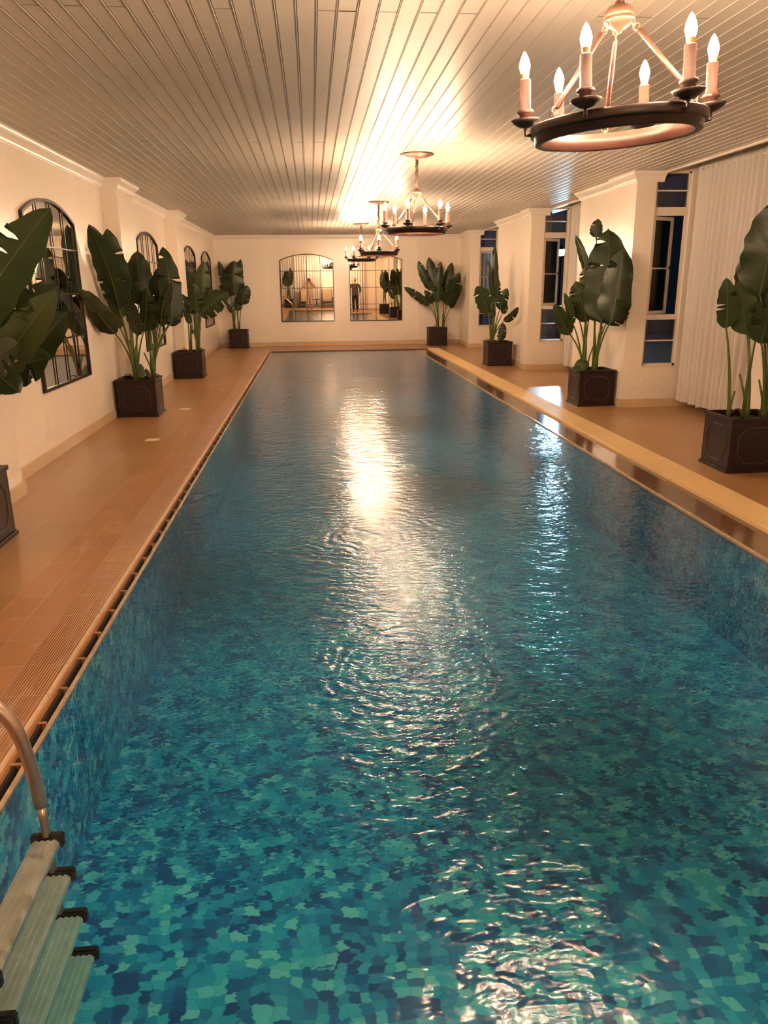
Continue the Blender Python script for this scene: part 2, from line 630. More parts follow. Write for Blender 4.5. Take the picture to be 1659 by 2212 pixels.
M_RIBG = simple('pale_green_midrib', (0.085, 0.115, 0.030), 0.4)
M_STEM = simple('green_leaf_stalk', (0.085, 0.125, 0.022), 0.42, var=0.3, vscale=6)
M_DRY = simple('dry_brown_leaf', (0.16, 0.085, 0.04), 0.7, var=0.4, vscale=20)
M_SOIL = simple('dark_potting_soil', (0.018, 0.012, 0.009), 0.9, bump=0.02, bscale=30)
M_POT = make_pot()
M_POTLINE = simple('worn_planter_moulding', (0.060, 0.040, 0.034), 0.42, 0.1, var=0.35, vscale=25)
M_CURT = make_curtain()
M_PVC = simple('cream_window_frame', (0.74, 0.66, 0.56), 0.35, var=0.05)
M_DARKFIT = simple('black_window_latch', (0.02, 0.02, 0.02), 0.4)
M_STEEL = simple('worn_stainless_steel', (0.50, 0.40, 0.33), 0.30, 0.9, var=0.25, vscale=14, bump=0.0012, bscale=25)
M_STEEL2 = simple('wet_stainless_tread', (0.80, 0.74, 0.64), 0.35, 0.35, var=0.3, vscale=18, bump=0.004, bscale=22)
M_RUBBER = simple('black_rubber_cap', (0.012, 0.010, 0.012), 0.5)
M_WHITE = simple('white_plastic', (0.8, 0.75, 0.68), 0.4)
M_DWOOD = make_wood('dark_brown_chair_wood', (0.05, 0.022, 0.014), (0.09, 0.04, 0.025), 0.4)
M_SLING = simple('beige_woven_cushion', (0.52, 0.40, 0.28), 0.8, var=0.12, vscale=40, bump=0.002, bscale=60)
M_NIGHT = simple('blue_grey_outside_render', (0.030, 0.030, 0.040), 0.7, var=0.15)
M_PAVE = simple('grey_outside_paving', (0.018, 0.018, 0.020), 0.7, var=0.2)
M_LANT = emit('lit_blue_white_lantern_glass', LANTERN_COLOR, LANTERN_STRENGTH)

# ================================================================== THE ROOM
def quad(bm, x0, y0, x1, y1, z):
    vs = [bm.verts.new(v) for v in ((x0, y0, z), (x1, y0, z), (x1, y1, z), (x0, y1, z))]
    return bm.faces.new(vs)

# floor slabs round the pool (each a solid slab)
bm = bmesh.new()
box(bm, XL - 0.1, YR, -0.12, -1.65, D + 0.1, 0)
struct(new_obj('floor_left', bm, M_DECK))
bm = bmesh.new()
box(bm, -1.65, YR, -0.12, -1.324, D + 0.1, 0)
struct(new_obj('floor_coping', bm, M_COPE))
bm = bmesh.new()
box(bm, -1.324, YR, -0.12, -1.145, D + 0.1, 0)
struct(new_obj('floor_ribbed_edge', bm, M_RIB))
bm = bmesh.new()
box(bm, GO, YR, -0.12, 5.3, D + 0.1, 0)
struct(new_obj('floor_right', bm, M_DECK))
bm = bmesh.new()
box(bm, -1.145, 20.42, -0.12, GO, D + 0.1, 0)
box(bm, -1.145, 20.36, -0.12, GO, 20.42, 0.002)
struct(new_obj('floor_back', bm, M_COPE))
bm = bmesh.new()
box(bm, -1.145, YR, -0.12, GO, PY0 - 0.08, 0)
struct(new_obj('floor_front', bm, M_DECK))

# pale nosing, overflow slot and lip on the left side
bm = bmesh.new()
y = PY0 - 0.08
while y < 20.34:
    box(bm, -1.146, y + 0.002, -0.03, -1.134, min(y + 0.268, 20.36), 0.002)
    y += 0.27
struct(new_obj('trim_1', bm, M_NOSE))
bm = bmesh.new()
box(bm, -1.134, PY0 - 0.08, -0.16, -1.122, 20.36, -0.012)
y = PY0
while y < 20.3:
    box(bm, -1.123, y, -0.10, -1.088, y + 0.016, -0.020)
    y += 0.27
struct(new_obj('trim_2', bm, M_COPE))
bm = bmesh.new()
box(bm, -1.123, PY0 - 0.08, -0.16, -1.088, 20.36, -0.06)
box(bm, -1.110, PY0, -0.06, -1.104, 20.3, -0.022)
struct(new_obj('trim_3', bm, M_SLOT))
bm = bmesh.new()
box(bm, -1.088, PY0 - 0.02, -0.048, PX0, 20.27, -0.026)
bmesh.ops.bevel(bm, geom=list(bm.edges), offset=0.004, segments=2, affect='EDGES')
struct(new_obj('trim_4', bm, M_LIP))

# pool basin: bottom and four sides, mosaic
bm = bmesh.new()
box(bm, PX0 - 0.05, PY0 - 0.05, PZ - 0.1, PX1 + 0.05, PY1 + 0.07, PZ)
box(bm, PX0 - 0.018, PY0 - 0.05, PZ, PX0, PY1 + 0.05, -0.045)
box(bm, PX1, PY0 - 0.05, PZ, PX1 + 0.018, PY1 + 0.05, -0.06)
box(bm, PX0, PY1, PZ, PX1, PY1 + 0.05, -0.05)
box(bm, PX0, PY0 - 0.05, PZ, PX1, PY0, -0.02)
struct(new_obj('floor_pool_basin', bm, M_MOSAIC), 'pool basin lined with blue and teal mosaic')
bm = bmesh.new()
box(bm, PX0 - 0.02, PY1 + 0.02, -0.16, PX1 + 0.3, 20.36, -0.022)
struct(new_obj('trim_5', bm, M_SLOT))
bm = bmesh.new()
box(bm, PX0 - 0.02, PY0 - 0.08, -0.16, PX1 + 0.3, PY0, -0.005)
struct(new_obj('trim_6', bm, M_COPE))
# submerged overflow shelf on the right
bm = bmesh.new()
box(bm, PX1 + 0.014, PY0, -0.16, GI, 20.36, -0.030)
struct(new_obj('floor_overflow_shelf', bm, M_WET))
bm = bmesh.new()
box(bm, PX1 - 0.012, PY0, -0.048, PX1 + 0.016, 20.27, -0.024)
bmesh.ops.bevel(bm, geom=list(bm.edges), offset=0.004, segments=2, affect='EDGES')
struct(new_obj('trim_7', bm, M_LIP))
# water
bm = bmesh.new()
box(bm, PX0 - 0.008, PY0 - 0.008, PZ - 0.02, PX1 + 0.006, PY1 + 0.01, WZ)
wo = struct(new_obj('water', bm, M_WATER), 'rippled pool water')

# overflow grating: every bar modelled
def grate(y0, y1):
    b = bmesh.new()
    y = y0
    while y < y1 - 0.012:
        box(b, GI + 0.012, y, -0.03, GO - 0.010, y + 0.0095, 0.001)
        y += 0.0185
    box(b, GI, y0 - 0.004, -0.03, GI + 0.012, y1 - 0.006, -0.001)
    box(b, GO - 0.010, y0 - 0.004, -0.03, GO, y1 - 0.006, -0.001)
    for xx in (GI + 0.09, GI + 0.19):
        box(b, xx, y0, -0.03, xx + 0.012, y1 - 0.006, -0.008)
    return b
o = struct(new_obj('trim_8', grate(PY0 - 0.05, 20.30), M_GRATE), 'cream slatted overflow grating')
bm = bmesh.new()
box(bm, GI, PY0 - 0.06, -0.16, GO, 20.36, -0.10)
struct(new_obj('trim_9', bm, M_SLOT))

# ceiling boards with grooves running the length of the room
bm = bmesh.new()
xs = []
x = -1.347 - 0.102 * 13
while x < 4.40:
    xs.append(x)
    x += 0.1018
prof = [(XL - 0.05, H)]
for x in xs:
    if x < XL + 0.01:
        continue
    prof += [(x - 0.0045, H), (x - 0.0035, H - 0.004), (x - 0.0005, H - 0.004), (x + 0.001, H + 0.008), (x + 0.004, H + 0.008), (x + 0.0055, H)]
prof.append((4.40, H))
ra = [bm.verts.new((px, YR - 0.1, pz)) for px, pz in prof]
rb = [bm.verts.new((px, D + 0.1, pz)) for px, pz in prof]
for i in range(len(prof) - 1):
    bm.faces.new((ra[i], ra[i + 1], rb[i + 1], rb[i]))
struct(new_obj('ceiling', bm, M_CEIL))
# dark butt joints between boards
bm = bmesh.new()
random.seed(4)
for k in range(26):
    i = random.randrange(8, 40)
    xx = -1.347 + 0.1018 * random.randint(-2, 34)
    yy = random.choice((4.35, 4.35, 8.0, 12.2, 16.0))
    box(bm, xx + 0.006, yy, H - 0.0012, xx + 0.095, yy + 0.006, H + 0.001)
struct(new_obj('trim_10', bm, simple('dark_board_joint', (0.16, 0.12, 0.09), 0.6)))
# bay soffit, fascia and white edge bead
bm = bmesh.new()
box(bm, 4.40, YR, 3.06, 5.3, D, 3.10)
box(bm, 4.40, YR, H - 0.003, 4.43, D, 3.06)
struct(new_obj('ceiling_bay', bm, simple('bay_soffit_paint', (0.42, 0.36, 0.30), 0.4)))
bm = bmesh.new()
box(bm, 4.385, YR, H - 0.022, 4.435, D, H + 0.002)
bmesh.ops.bevel(bm, geom=list(bm.edges), offset=0.006, segments=2, affect='EDGES')
struct(new_obj('trim_11', bm, M_TRIM))

# walls
bm = bmesh.new()
box(bm, XL - 0.15, YR, -0.1, XL, D + 0.15, 3.1)
struct(new_obj('wall_left', bm, M_WALL))
PIL = [(0.95, 1.95), (5.2, 6.25), (10.54, 11.42), (14.85, 15.6)]
for a, b in PIL:
    bm = bmesh.new()
    box(bm, XL - 0.01, a, 0, XPL, b, 3.0)
    bmesh.ops.bevel(bm, geom=[e for e in bm.edges if abs(e.verts[0].co.z - e.verts[1].co.z) > 1], offset=0.012, segments=3, affect='EDGES')
    struct(new_obj('wall_left_pilaster', bm, M_WALL))
bm = bmesh.new()
box(bm, XL, D, -0.1, -1.19, D + 0.2, 3.1)
box(bm, -1.19, D + 0.05, -0.1, 2.955, D + 0.2, 3.1)
box(bm, 2.955, D, -0.1, 4.3, D + 0.2, 3.1)
struct(new_obj('wall_back', bm, M_WALL))
bm = bmesh.new()
box(bm, XL, YR - 0.15, -0.1, 5.2, YR, 3.1)
struct(new_obj('wall_front', bm, M_WALL))

SEG = [(YR, 2.75, 2.75), (5.15, 5.9, 6.95), (9.87, 10.55, 12.10), (14.60, 15.0, 17.45), (20.21, 20.65, D)]
BAYS = [(2.75, 5.15), (6.95, 9.87), (12.10, 14.60), (17.45, 20.21)]
WX0, WX1, WZ0, WZ1 = 4.31, 4.765, 0.53, 2.915
bm = bmesh.new()
for a, s_, b in SEG:
    if a < 0:
        box(bm, XR, a, -0.1, XR + 0.24, b, 3.1)
        continue
    box(bm, XRF, a + 0.001, -0.1, XR + 0.24, b, 3.1)
    vs = box(bm, XR, a, -0.1, XRF + 0.01, s_, 3.1)
for a, b in BAYS:
    # far end wall of the bay, with the window opening; it faces the near end of the room
    box(bm, XR + 0.24, b, -0.1, WX0, b + 0.13, 3.1)
    box(bm, WX1, b, -0.1, XB + 0.15, b + 0.13, 3.1)
    box(bm, WX0, b, -0.1, WX1, b + 0.13, WZ0)
    box(bm, WX0, b, WZ1, WX1, b + 0.13, 3.1)
    box(bm, XR + 0.24, a - 0.13, -0.1, XB + 0.15, a, 3.1)
    # outer wall: low upstand and head over the sliding glass
    box(bm, XB, a, -0.1, XB + 0.15, b, 0.06)
    box(bm, XB, a, 2.55, XB + 0.15, b, 3.1)
struct(new_obj('wall_right', bm, M_WALL))

# cornice, swept along the walls
def crown(k):
    d, h = 0.088, H - HB
    return [(0.0, HB), (0.012, HB), (0.014, HB + 0.016), (0.024, HB + 0.020), (0.028, HB + 0.034), (0.040, HB + 0.052),
            (0.058, HB + 0.070), (0.070, HB + 0.078), (0.070, HB + 0.088), (0.080, HB + 0.092), (0.084, HB + 0.104), (d, HB + 0.106), (d, H), (0.0, H)]
path = [(XL, YR)]
for a, b in PIL:
    path += [(XL, a), (XPL, a), (XPL, b), (XL, b)]
path += [(XL, D), (-1.19, D), (-1.19, D + 0.05), (2.955, D + 0.05), (2.955, D), (XRF, D), (XRF, 20.65), (XR, 20.65), (XR, 20.21), (4.40, 20.21)]
bm = bmesh.new()
sweep_profile(bm, path, crown(0), side=-1)
struct(new_obj('trim_12', bm, M_TRIM), 'white stepped cornice along left and far walls')
n_ = 13
for a, s_, b in SEG[1:4]:
    bm = bmesh.new()
    sweep_profile(bm, [(4.40, b), (XRF, b), (XRF, s_), (XR, s_), (XR, a), (4.40, a)], crown(0), side=-1)
    struct(new_obj('trim_%d' % n_, bm, M_TRIM))
    n_ += 1
bm = bmesh.new()
sweep_profile(bm, [(4.40, 2.75), (XR, 2.75), (XR, YR)], crown(0), side=-1)
struct(new_obj('trim_16', bm, M_TRIM))

bp = [(0.0, 0.0), (0.014, 0.0), (0.014, 0.102), (0.008, 0.108), (0.0, 0.108)]
bm = bmesh.new()
i0 = path.index((XL, D))
sweep_profile(bm, path[:i0 + 1], bp, side=-1)
struct(new_obj('baseboard_left', bm, M_BASE))
bm = bmesh.new()
sweep_profile(bm, path[i0:i0 + 6], bp, side=-1)
struct(new_obj('baseboard_back', bm, M_BASE))
bm = bmesh.new()
sweep_profile(bm, [(XRF, D), (XRF, 20.65), (XR, 20.65), (XR, 20.21), (XB, 20.21)], bp, side=-1)
for a, s_, b in SEG[1:4]:
    sweep_profile(bm, [(XB, b), (XRF, b), (XRF, s_), (XR, s_), (XR, a), (XB, a)], bp, side=-1)
sweep_profile(bm, [(XB, 2.75), (XR, 2.75), (XR, YR)], bp, side=-1)
struct(new_obj('baseboard_right', bm, M_BASE))
bm = bmesh.new()
sweep_profile(bm, [(XR, YR), (XL, YR)], bp, side=-1)
struct(new_obj('baseboard_front', bm, M_BASE))

# bay windows
def bay_window(n, yb):
    w_ = bpy.data.objects.new('window_%d' % n, None)
    COL.objects.link(w_)
    w_.location = (WX0, yb + 0.03, 0)
    struct(w_)
    W = WX1 - WX0
    b = bmesh.new()
    f = 0.026
    y0, y1 = 0.0, 0.06
    box(b, 0, y0, WZ0, f, y1, WZ1)
    box(b, W - f, y0, WZ0, W, y1, WZ1)
    box(b, 0, y0, WZ0, W, y1, WZ0 + 0.042)
    box(b, 0, y0, WZ1 - 0.02, W, y1, WZ1)
    box(b, f, y0 - 0.004, 2.402, W - f, y1, 2.503)
    box(b, f, y0 - 0.004, 1.133, W - f, y1, 1.197)
    box(b, f, y0 + 0.01, 2.688, W - f, y1 - 0.01, 2.704)
    box(b, f, y0 + 0.01, 0.858, W - f, y1 - 0.01, 0.874)
    box(b, -0.012, -0.035, WZ0 - 0.014, W + 0.012, 0.0, WZ0 + 0.008)
    new_obj('frame', b, M_PVC, w_)
    for z0, z1 in ((2.503, WZ1 - 0.02), (WZ0 + 0.042, 1.133)):
        b = bmesh.new()
        box(b, f, 0.028, z0, W - f, 0.034, z1)
        new_obj('glass', b, M_GLASS, w_)
    # casement, a little open
    s_ = bmesh.new()
    sw, sz0, sz1, st = W - 2 * f, 1.20, 2.398, 0.042
    box(s_, 0, 0, sz0, st, 0.035, sz1)
    box(s_, sw - st, 0, sz0, sw, 0.035, sz1)
    box(s_, st, 0, sz0, sw - st, 0.035, sz0 + st)
    box(s_, st, 0, sz1 - st, sw - st, 0.035, sz1)
    box(s_, st, 0.01, 1.765, sw - st, 0.025, 1.781)
    so = new_obj('sash', s_, M_PVC, w_)
    so.location = (f, 0.02, 0)
    so.rotation_euler = (0, 0, radians(29))
    b = bmesh.new()
    box(b, st, 0.015, sz0 + st, sw - st, 0.020, sz1 - st)
    new_obj('sash_glass', b, M_GLASS, so)
    b = bmesh.new()
    box(b, sw - 0.026, -0.018, 1.76, sw - 0.014, 0.0, 1.80)
    new_obj('handle', b, M_DARKFIT, so)
    return w_
for k, (a, b) in enumerate(BAYS):
    bay_window(k + 1, b)

def sliding_glass(n, a, b):
    w_ = bpy.data.objects.new('window_%d' % n, None)
    COL.objects.link(w_)
    struct(w_)
    bb = bmesh.new()
    L = b - a
    box(bb, XB + 0.03, a, 0.06, XB + 0.09, a + 0.05, 2.55)
    box(bb, XB + 0.03, b - 0.05, 0.06, XB + 0.09, b, 2.55)
    for f in (1 / 3, 2 / 3):
        box(bb, XB + 0.03, a + L * f - 0.035, 0.06, XB + 0.09, a + L * f + 0.035, 2.55)
    for z in (0.06, 0.9, 2.02, 2.5):
        box(bb, XB + 0.035, a, z, XB + 0.085, b, z + 0.05)
    new_obj('frame', bb, M_PVC, w_)
    bb = bmesh.new()
    box(bb, XB + 0.055, a, 0.06, XB + 0.062, b, 2.55)
    new_obj('glass', bb, M_GLASS, w_)
for k, (a, b) in enumerate(BAYS):
    sliding_glass(k + 5, a, b)

# outside: paving, a rendered wall with piers
bm = bmesh.new()
box(bm, 5.3, -4, -0.4, 22, 40, -0.25)
box(bm, 4.31, D + 0.3, -0.4, 5.3, 40, -0.25)
struct(new_obj('ground', bm, M_PAVE))

# ================================================================== CURTAINS
def curtain(name, p0, p1, z0, z1, label, seed, rod=True, hangrow=True):
    """gathered sheer curtain from p0 to p1; Empty at the rod end"""
    p0, p1 = Vector(p0), Vector(p1)
    L = (p1 - p0).length
    d = (p1 - p0) / L
    nrm = Vector((-d.y, d.x))
    t = thing(name, label, 'curtain', (p0.x, p0.y, 0), 0, 'sheer white curtains')
    rnd = random.Random(seed)
    n = int(L / 0.012)
    ph = 0.0
    phs, amps = [], []
    f = 50.0
    for i in range(n + 1):
        f += rnd.uniform(-2.6, 2.6)
        f = min(62, max(38, f))
        ph += f * L / n
        phs.append(ph)
        amps.append(0.060 + 0.018 * sin(i * 0.11 + seed) + 0.006 * rnd.random())
    rows = [z0, z0 + 0.09, z0 + 0.5, z0 + 1.1, z0 + 1.7, z1 - 0.35, z1 - 0.09, z1 - 0.055, z1 - 0.05, z1]
    def make(rr, shrink=1.0, off=0.0):
        b = bmesh.new()
        grid = []
        for z in rr:
            u = (z - z0) / (z1 - z0)
            row = []
            for i in range(n + 1):
                a = amps[i] * (1.0 - 0.55 * u) * shrink
                x = L * i / n
                y = a * sin(phs[i]) + 0.012 * sin(phs[i] * 0.31 + u * 2.0) * (1 - u) + off
                zz = z + (0.012 * sin(phs[i] * 0.5) + 0.012 * sin(i * 0.05) if z == z0 else 0)
                if z == z1:
                    zz += 0.014 * sin(phs[i] * 2.0 + 1.0)
                    y += 0.008 * sin(phs[i] * 1.7)
                q = d * x + nrm * y
                row.append(b.verts.new((q.x, q.y, zz)))
            grid.append(row)
        for j in range(len(grid) - 1):
            for i in range(n):
                fc = b.faces.new((grid[j][i], grid[j][i + 1], grid[j + 1][i + 1], grid[j + 1][i]))
                fc.smooth = True
        return b
    new_obj('fabric', make(rows), M_CURT, t)
    new_obj('hem', make([z0 - 0.0, z0 + 0.085], 1.05, 0.003), M_CURT, t)
    new_obj('gathered_heading', make([z1 - 0.085, z1 - 0.04, z1], 1.1, 0.004), M_CURT, t)
    b = bmesh.new()
    tube(b, [Vector((0, 0, z1 - 0.07)) - Vector((d.x, d.y, 0)) * 0.03, Vector((d.x * L, d.y * L, z1 - 0.07)) + Vector((d.x, d.y, 0)) * 0.01], 0.011, 10)
    new_obj('rod', b, M_WHITE, t)
    return t
curtain('sheer_curtain', (4.78, 9.80), (5.02, 6.98), 0.09, 2.985, 'sheer white curtain hanging behind the nearest large potted banana plant on the right', 3)
curtain('sheer_curtain', (4.78, 14.53), (5.02, 12.14), 0.09, 2.985, 'sheer white curtain beside the second tall window, trailing behind a potted plant', 5)
curtain('sheer_curtain', (4.90, 20.14), (5.02, 17.5), 0.09, 2.985, 'sheer white curtain in the farthest window bay, mostly hidden by the wall', 8)
curtain('sheer_curtain', (4.86, 5.09), (5.02, 2.8), 0.09, 2.985, 'sheer white curtain in the nearest window bay, seen only in the right far mirror', 17)
curtain('sheer_curtain', (0.85, YR + 0.09), (-2.2, YR + 0.09), 0.06, 2.86, 'wide white curtain behind the person in beige, seen in the far mirror', 11)
curtain('sheer_curtain', (2.95, YR + 0.09), (2.0, YR + 0.09), 0.06, 2.86, 'narrow white curtain behind the person in the grey jacket, seen in a mirror', 13)

# ================================================================== MIRRORS
def arch_outline(w, z0, zs, zt, inset=0.0, n=18):
    hw = w / 2
    rise = zt - zs
    R = (hw * hw + rise * rise) / (2 * rise)
    cz = zt - R
    r = R - inset
    hx = hw - inset
    zsh = cz + sqrt(max(0, r * r - hx * hx))
    pts = [(-hx, z0 + inset), (hx, z0 + inset), (hx, zsh)]
    a0 = atan2(zsh - cz, hx)
    a1 = pi - a0
    for i in range(1, n):
        a = a0 + (a1 - a0) * i / n
        pts.append((r * cos(a), cz + r * sin(a)))
    pts.append((-hx, zsh))
    return pts

def prism_ring(bm, o, i, y0, y1):
    n = len(o)
    V = lambda p, y: bm.verts.new((p[0], y, p[1]))
    of, ob = [V(p, y0) for p in o], [V(p, y1) for p in o]
    jf, jb = [V(p, y0) for p in i], [V(p, y1) for p in i]
    for k in range(n):
        m = (k + 1) % n
        bm.faces.new((of[k], of[m], jf[m], jf[k]))
        bm.faces.new((ob[m], ob[k], jb[k], jb[m]))
        bm.faces.new((of[m], of[k], ob[k], ob[m]))
        bm.faces.new((jf[k], jf[m], jb[m], jb[k]))

def arched_mirror(loc, rz, w, z0, zs, zt, label, tilt=(0.0, 0.0), fw=0.022, depth=0.03, hz=(1.99, 1.545, 1.104)):
    """front of the mirror faces local -Y; Empty on the wall plane"""
    t = thing('arched_mirror', label, 'mirror', loc, rz, 'arched mirrors with black glazing bars')
    b = bmesh.new()
    prism_ring(b, arch_outline(w, z0, zs, zt), arch_outline(w, z0, zs, zt, fw), -depth, -0.001)
    new_obj('frame', b, M_BLACK, t)
    b = bmesh.new()
    rise = zt - zs
    hw = w / 2
    R = (hw * hw + rise * rise) / (2 * rise)
    cz = zt - R
    for f in (-0.25, 0.0, 0.25):
        x = w * f
        top = cz + sqrt((R - fw) ** 2 - x * x) + 0.004
        box(b, x - 0.0065, -depth + 0.003, z0 + fw - 0.004, x + 0.0065, -depth + 0.012, top)
    for z in hz:
        box(b, -hw + fw - 0.004, -depth + 0.004, z - 0.0065, hw - fw + 0.004, -depth + 0.012, z + 0.0065)
    new_obj('glazing_bars', b, M_BLACK, t)
    b = bmesh.new()
    pts = arch_outline(w, z0, zs, zt, fw * 0.6)
    zc = (z0 + zt) / 2
    fv = [b.verts.new((p[0], -0.002, p[1] - zc)) for p in pts]
    bv = [b.verts.new((p[0], 0.002, p[1] - zc)) for p in pts]
    b.faces.new(list(reversed(fv)) if False else fv)
    b.faces.new(list(reversed(bv)))
    n = len(pts)
    for k in range(n):
        m = (k + 1) % n
        b.faces.new((fv[m], fv[k], bv[k], bv[m]))
    bmesh.ops.recalc_face_normals(b, faces=list(b.faces))
    g = new_obj('mirror_glass', b, M_MIRROR, t)
    g.location = (0, -0.0125, zc)
    g.rotation_euler = (tilt[0], 0, tilt[1])
    return t
arched_mirror((-0.108, D + 0.05, 0), 0, 1.46, 0.655, 2.27, 2.435, 'arched mirror on the far wall, left one, showing a person in beige photographing', (0.0082, 0.0024))
arched_mirror((1.778, D + 0.05, 0), 0, 1.45, 0.65, 2.265, 2.425, 'arched mirror on the far wall, right one, showing a person in a grey jacket', (0.0038, -0.0048))
for yc, lab in ((8.32, 'arched mirror on the left wall nearest the camera, partly behind large leaves'),
                (13.04, 'arched mirror on the left wall between the two middle potted plants'),
                (17.40, 'third arched mirror along the left wall, behind the leaves of the third plant'),
                (20.05, 'arched mirror on the left wall closest to the far corner')):
    arched_mirror((XL, yc, 0), pi / 2, 1.58, 0.65, 2.27, 2.44, lab, (0.0, 0.0), 0.027, 0.034)

# ================================================================== CHANDELIERS
def chandelier(loc, drop, rz, label, tilt=0.0):
    drop = drop / 0.94
    t = thing('chandelier', label, 'chandelier', loc, 0, 'candle ring chandeliers over the pool')
    t.rotation_euler = (0, tilt, rz)
    t.scale = (0.94, 0.94, 0.94)
    zr = -drop                      # underside of the ring
    b = bmesh.new()
    lathe(b, [(0.0, 0.0), (0.188, 0.0), (0.193, -0.006), (0.186, -0.012), (0.150, -0.014), (0.143, -0.020), (0.120, -0.031), (0.06, -0.038), (0.022, -0.042), (0.022, -0.06), (0, -0.06)], 40)
    new_obj('ceiling_plate', b, M_BRASS, t)
    zh = zr + 0.375                 # hub bottom
    # gathered cord sleeve with the wiggles of the chain inside
    b = bmesh.new()
    pts, rr = [], []
    z_a, z_b = -0.05, zh + 0.085
    k = 46
    for i in range(k + 1):
        u = i / k
        z = z_a + (z_b - z_a) * u
        pts.append((0.006 * sin(i * 0.5), 0.006 * cos(i * 0.37), z))
        rr.append(0.013 + 0.006 * (i % 2) + 0.003 * sin(i * 1.3))
    tube(b, pts, rr, 9)
    new_obj('chain_sleeve', b, M_CORD, t)
    b = bmesh.new()
    lathe(b, [(0.0, 0.0), (0.010, 0.002), (0.014, 0.012), (0.030, 0.018), (0.046, 0.030), (0.058, 0.044), (0.060, 0.050), (0.052, 0.054),
              (0.058, 0.060), (0.056, 0.075), (0.042, 0.092), (0.018, 0.100), (0.014, 0.112), (0.0, 0.112)], 28, (0, 0, zh))
    new_obj('hub', b, M_BRASS, t)
    # ring: stepped iron band with a wooden lining
    b = bmesh.new()
    lathe(b, [(0.300, zr + 0.002), (0.322, zr), (0.328, zr + 0.004), (0.328, zr + 0.028), (0.334, zr + 0.031), (0.344, zr + 0.033), (0.347, zr + 0.038),
              (0.347, zr + 0.062), (0.343, zr + 0.067), (0.300, zr + 0.067)], 72, cap=False)
    ring = new_obj('ring', b, M_IRON, t)
    b = bmesh.new()
    lathe(b, [(0.3005, zr + 0.068), (0.296, zr + 0.066), (0.295, zr + 0.003), (0.3005, zr + 0.001)], 72, cap=False)
    new_obj('wood_lining', b, M_CWOOD, ring)
    for a in (-48, 72, 192):
        ca, sa = cos(radians(a)), sin(radians(a))
        p0 = Vector((ca * 0.062, sa * 0.062, zh + 0.020))
        p1 = Vector((ca * 0.312, sa * 0.312, zr + 0.085))
        dv = (p1 - p0).normalized()
        b = bmesh.new()
        tube(b, [p0 + dv * 0.025, p0 + dv * 0.03, p1 - dv * 0.035, p1 - dv * 0.03], [0.006, 0.0105, 0.0105, 0.006], 6)
        rod = new_obj('support_rod', b, M_CWOOD, t)
        for c_, ax in ((p0 + dv * 0.012, 0), (p0 - dv * 0.004, 1), (p1 - dv * 0.020, 0), (p1 + dv * 0.002, 1)):
            m = Matrix.Rotation(radians(a), 3, 'Z') @ (Matrix.Rotation(pi / 2, 3, 'X') if ax == 0 else Matrix.Rotation(pi / 2, 3, 'Y'))
            b = bmesh.new()
            tube(b, [c_ + m @ Vector((0.013 * cos(q * pi / 6), 0.013 * sin(q * pi / 6), 0)) for q in range(12)], 0.003, 6, closed=True)
            new_obj('chain_link', b, M_BRASS, rod)
        b = bmesh.new()
        box(b, p1.x - 0.006, p1.y - 0.006, zr + 0.06, p1.x + 0.006, p1.y + 0.006, zr + 0.080)
        new_obj('eye_bolt', b, M_BRASS, rod)
    zp = zr + 0.072
    for k in range(6):
        a = radians(-15 + 60 * k)
        cx, cy_ = 0.365 * cos(a), 0.365 * sin(a)
        b = bmesh.new()
        c = (cx, cy_, zp)
        lathe(b, [(0.0, 0.012), (0.023, 0.012), (0.026, 0.018), (0.024, 0.044), (0.033, 0.048), (0.034, 0.056), (0.029, 0.062), (0.0215, 0.066),
                  (0.0220, 0.171), (0.019, 0.174), (0.0, 0.174)], 20, c)
        sl = new_obj('candle_sleeve', b, M_CWOOD, t)
        b = bmesh.new()
        lathe(b, [(0.0, -0.004), (0.012, -0.004), (0.030, 0.002), (0.050, 0.014), (0.060, 0.026), (0.058, 0.027), (0.046, 0.018), (0.026, 0.010), (0.0, 0.010)], 28, c)
        tube(b, [(cx, cy_, zp), (cx, cy_, zp - 0.030), (0.335 * cos(a), 0.335 * sin(a), zp - 0.034)], 0.0075, 8)
        new_obj('drip_pan', b, M_IRON, sl)
        b = bmesh.new()
        lathe(b, [(0.0, 0.172), (0.0125, 0.172), (0.0135, 0.176), (0.0165, 0.190), (0.0172, 0.194), (0.0, 0.194)], 16, c)
        new_obj('bulb_collar', b, M_BCOL, sl)
        b = bmesh.new()
        lathe(b, [(0.0135, 0.191), (0.0170, 0.203), (0.0202, 0.216), (0.0212, 0.225), (0.0192, 0.237), (0.0140, 0.252), (0.0065, 0.267), (0.0, 0.274)], 14, c, cap=False)
        new_obj('bulb', b, M_BULB, sl)
    return t
chandelier((1.135, 3.10, H), 0.785, radians(6), 'nearest candle ring chandelier, large at the top of the picture', radians(-3.4))
chandelier((1.15, 8.65, H), 0.79, radians(22), 'second chandelier from the camera, its whole ceiling plate and sleeved chain in view')
chandelier((1.15, 13.42, H), 0.835, radians(40), 'third chandelier from the camera, overlapping the right far mirror')
chandelier((1.15, 18.05, H), 0.795, radians(10), 'farthest small chandelier, in front of the gap between the far mirrors')
chandelier((1.15, -1.75, H), 0.79, radians(5), 'chandelier near the end wall, only seen reflected in the left far mirror')

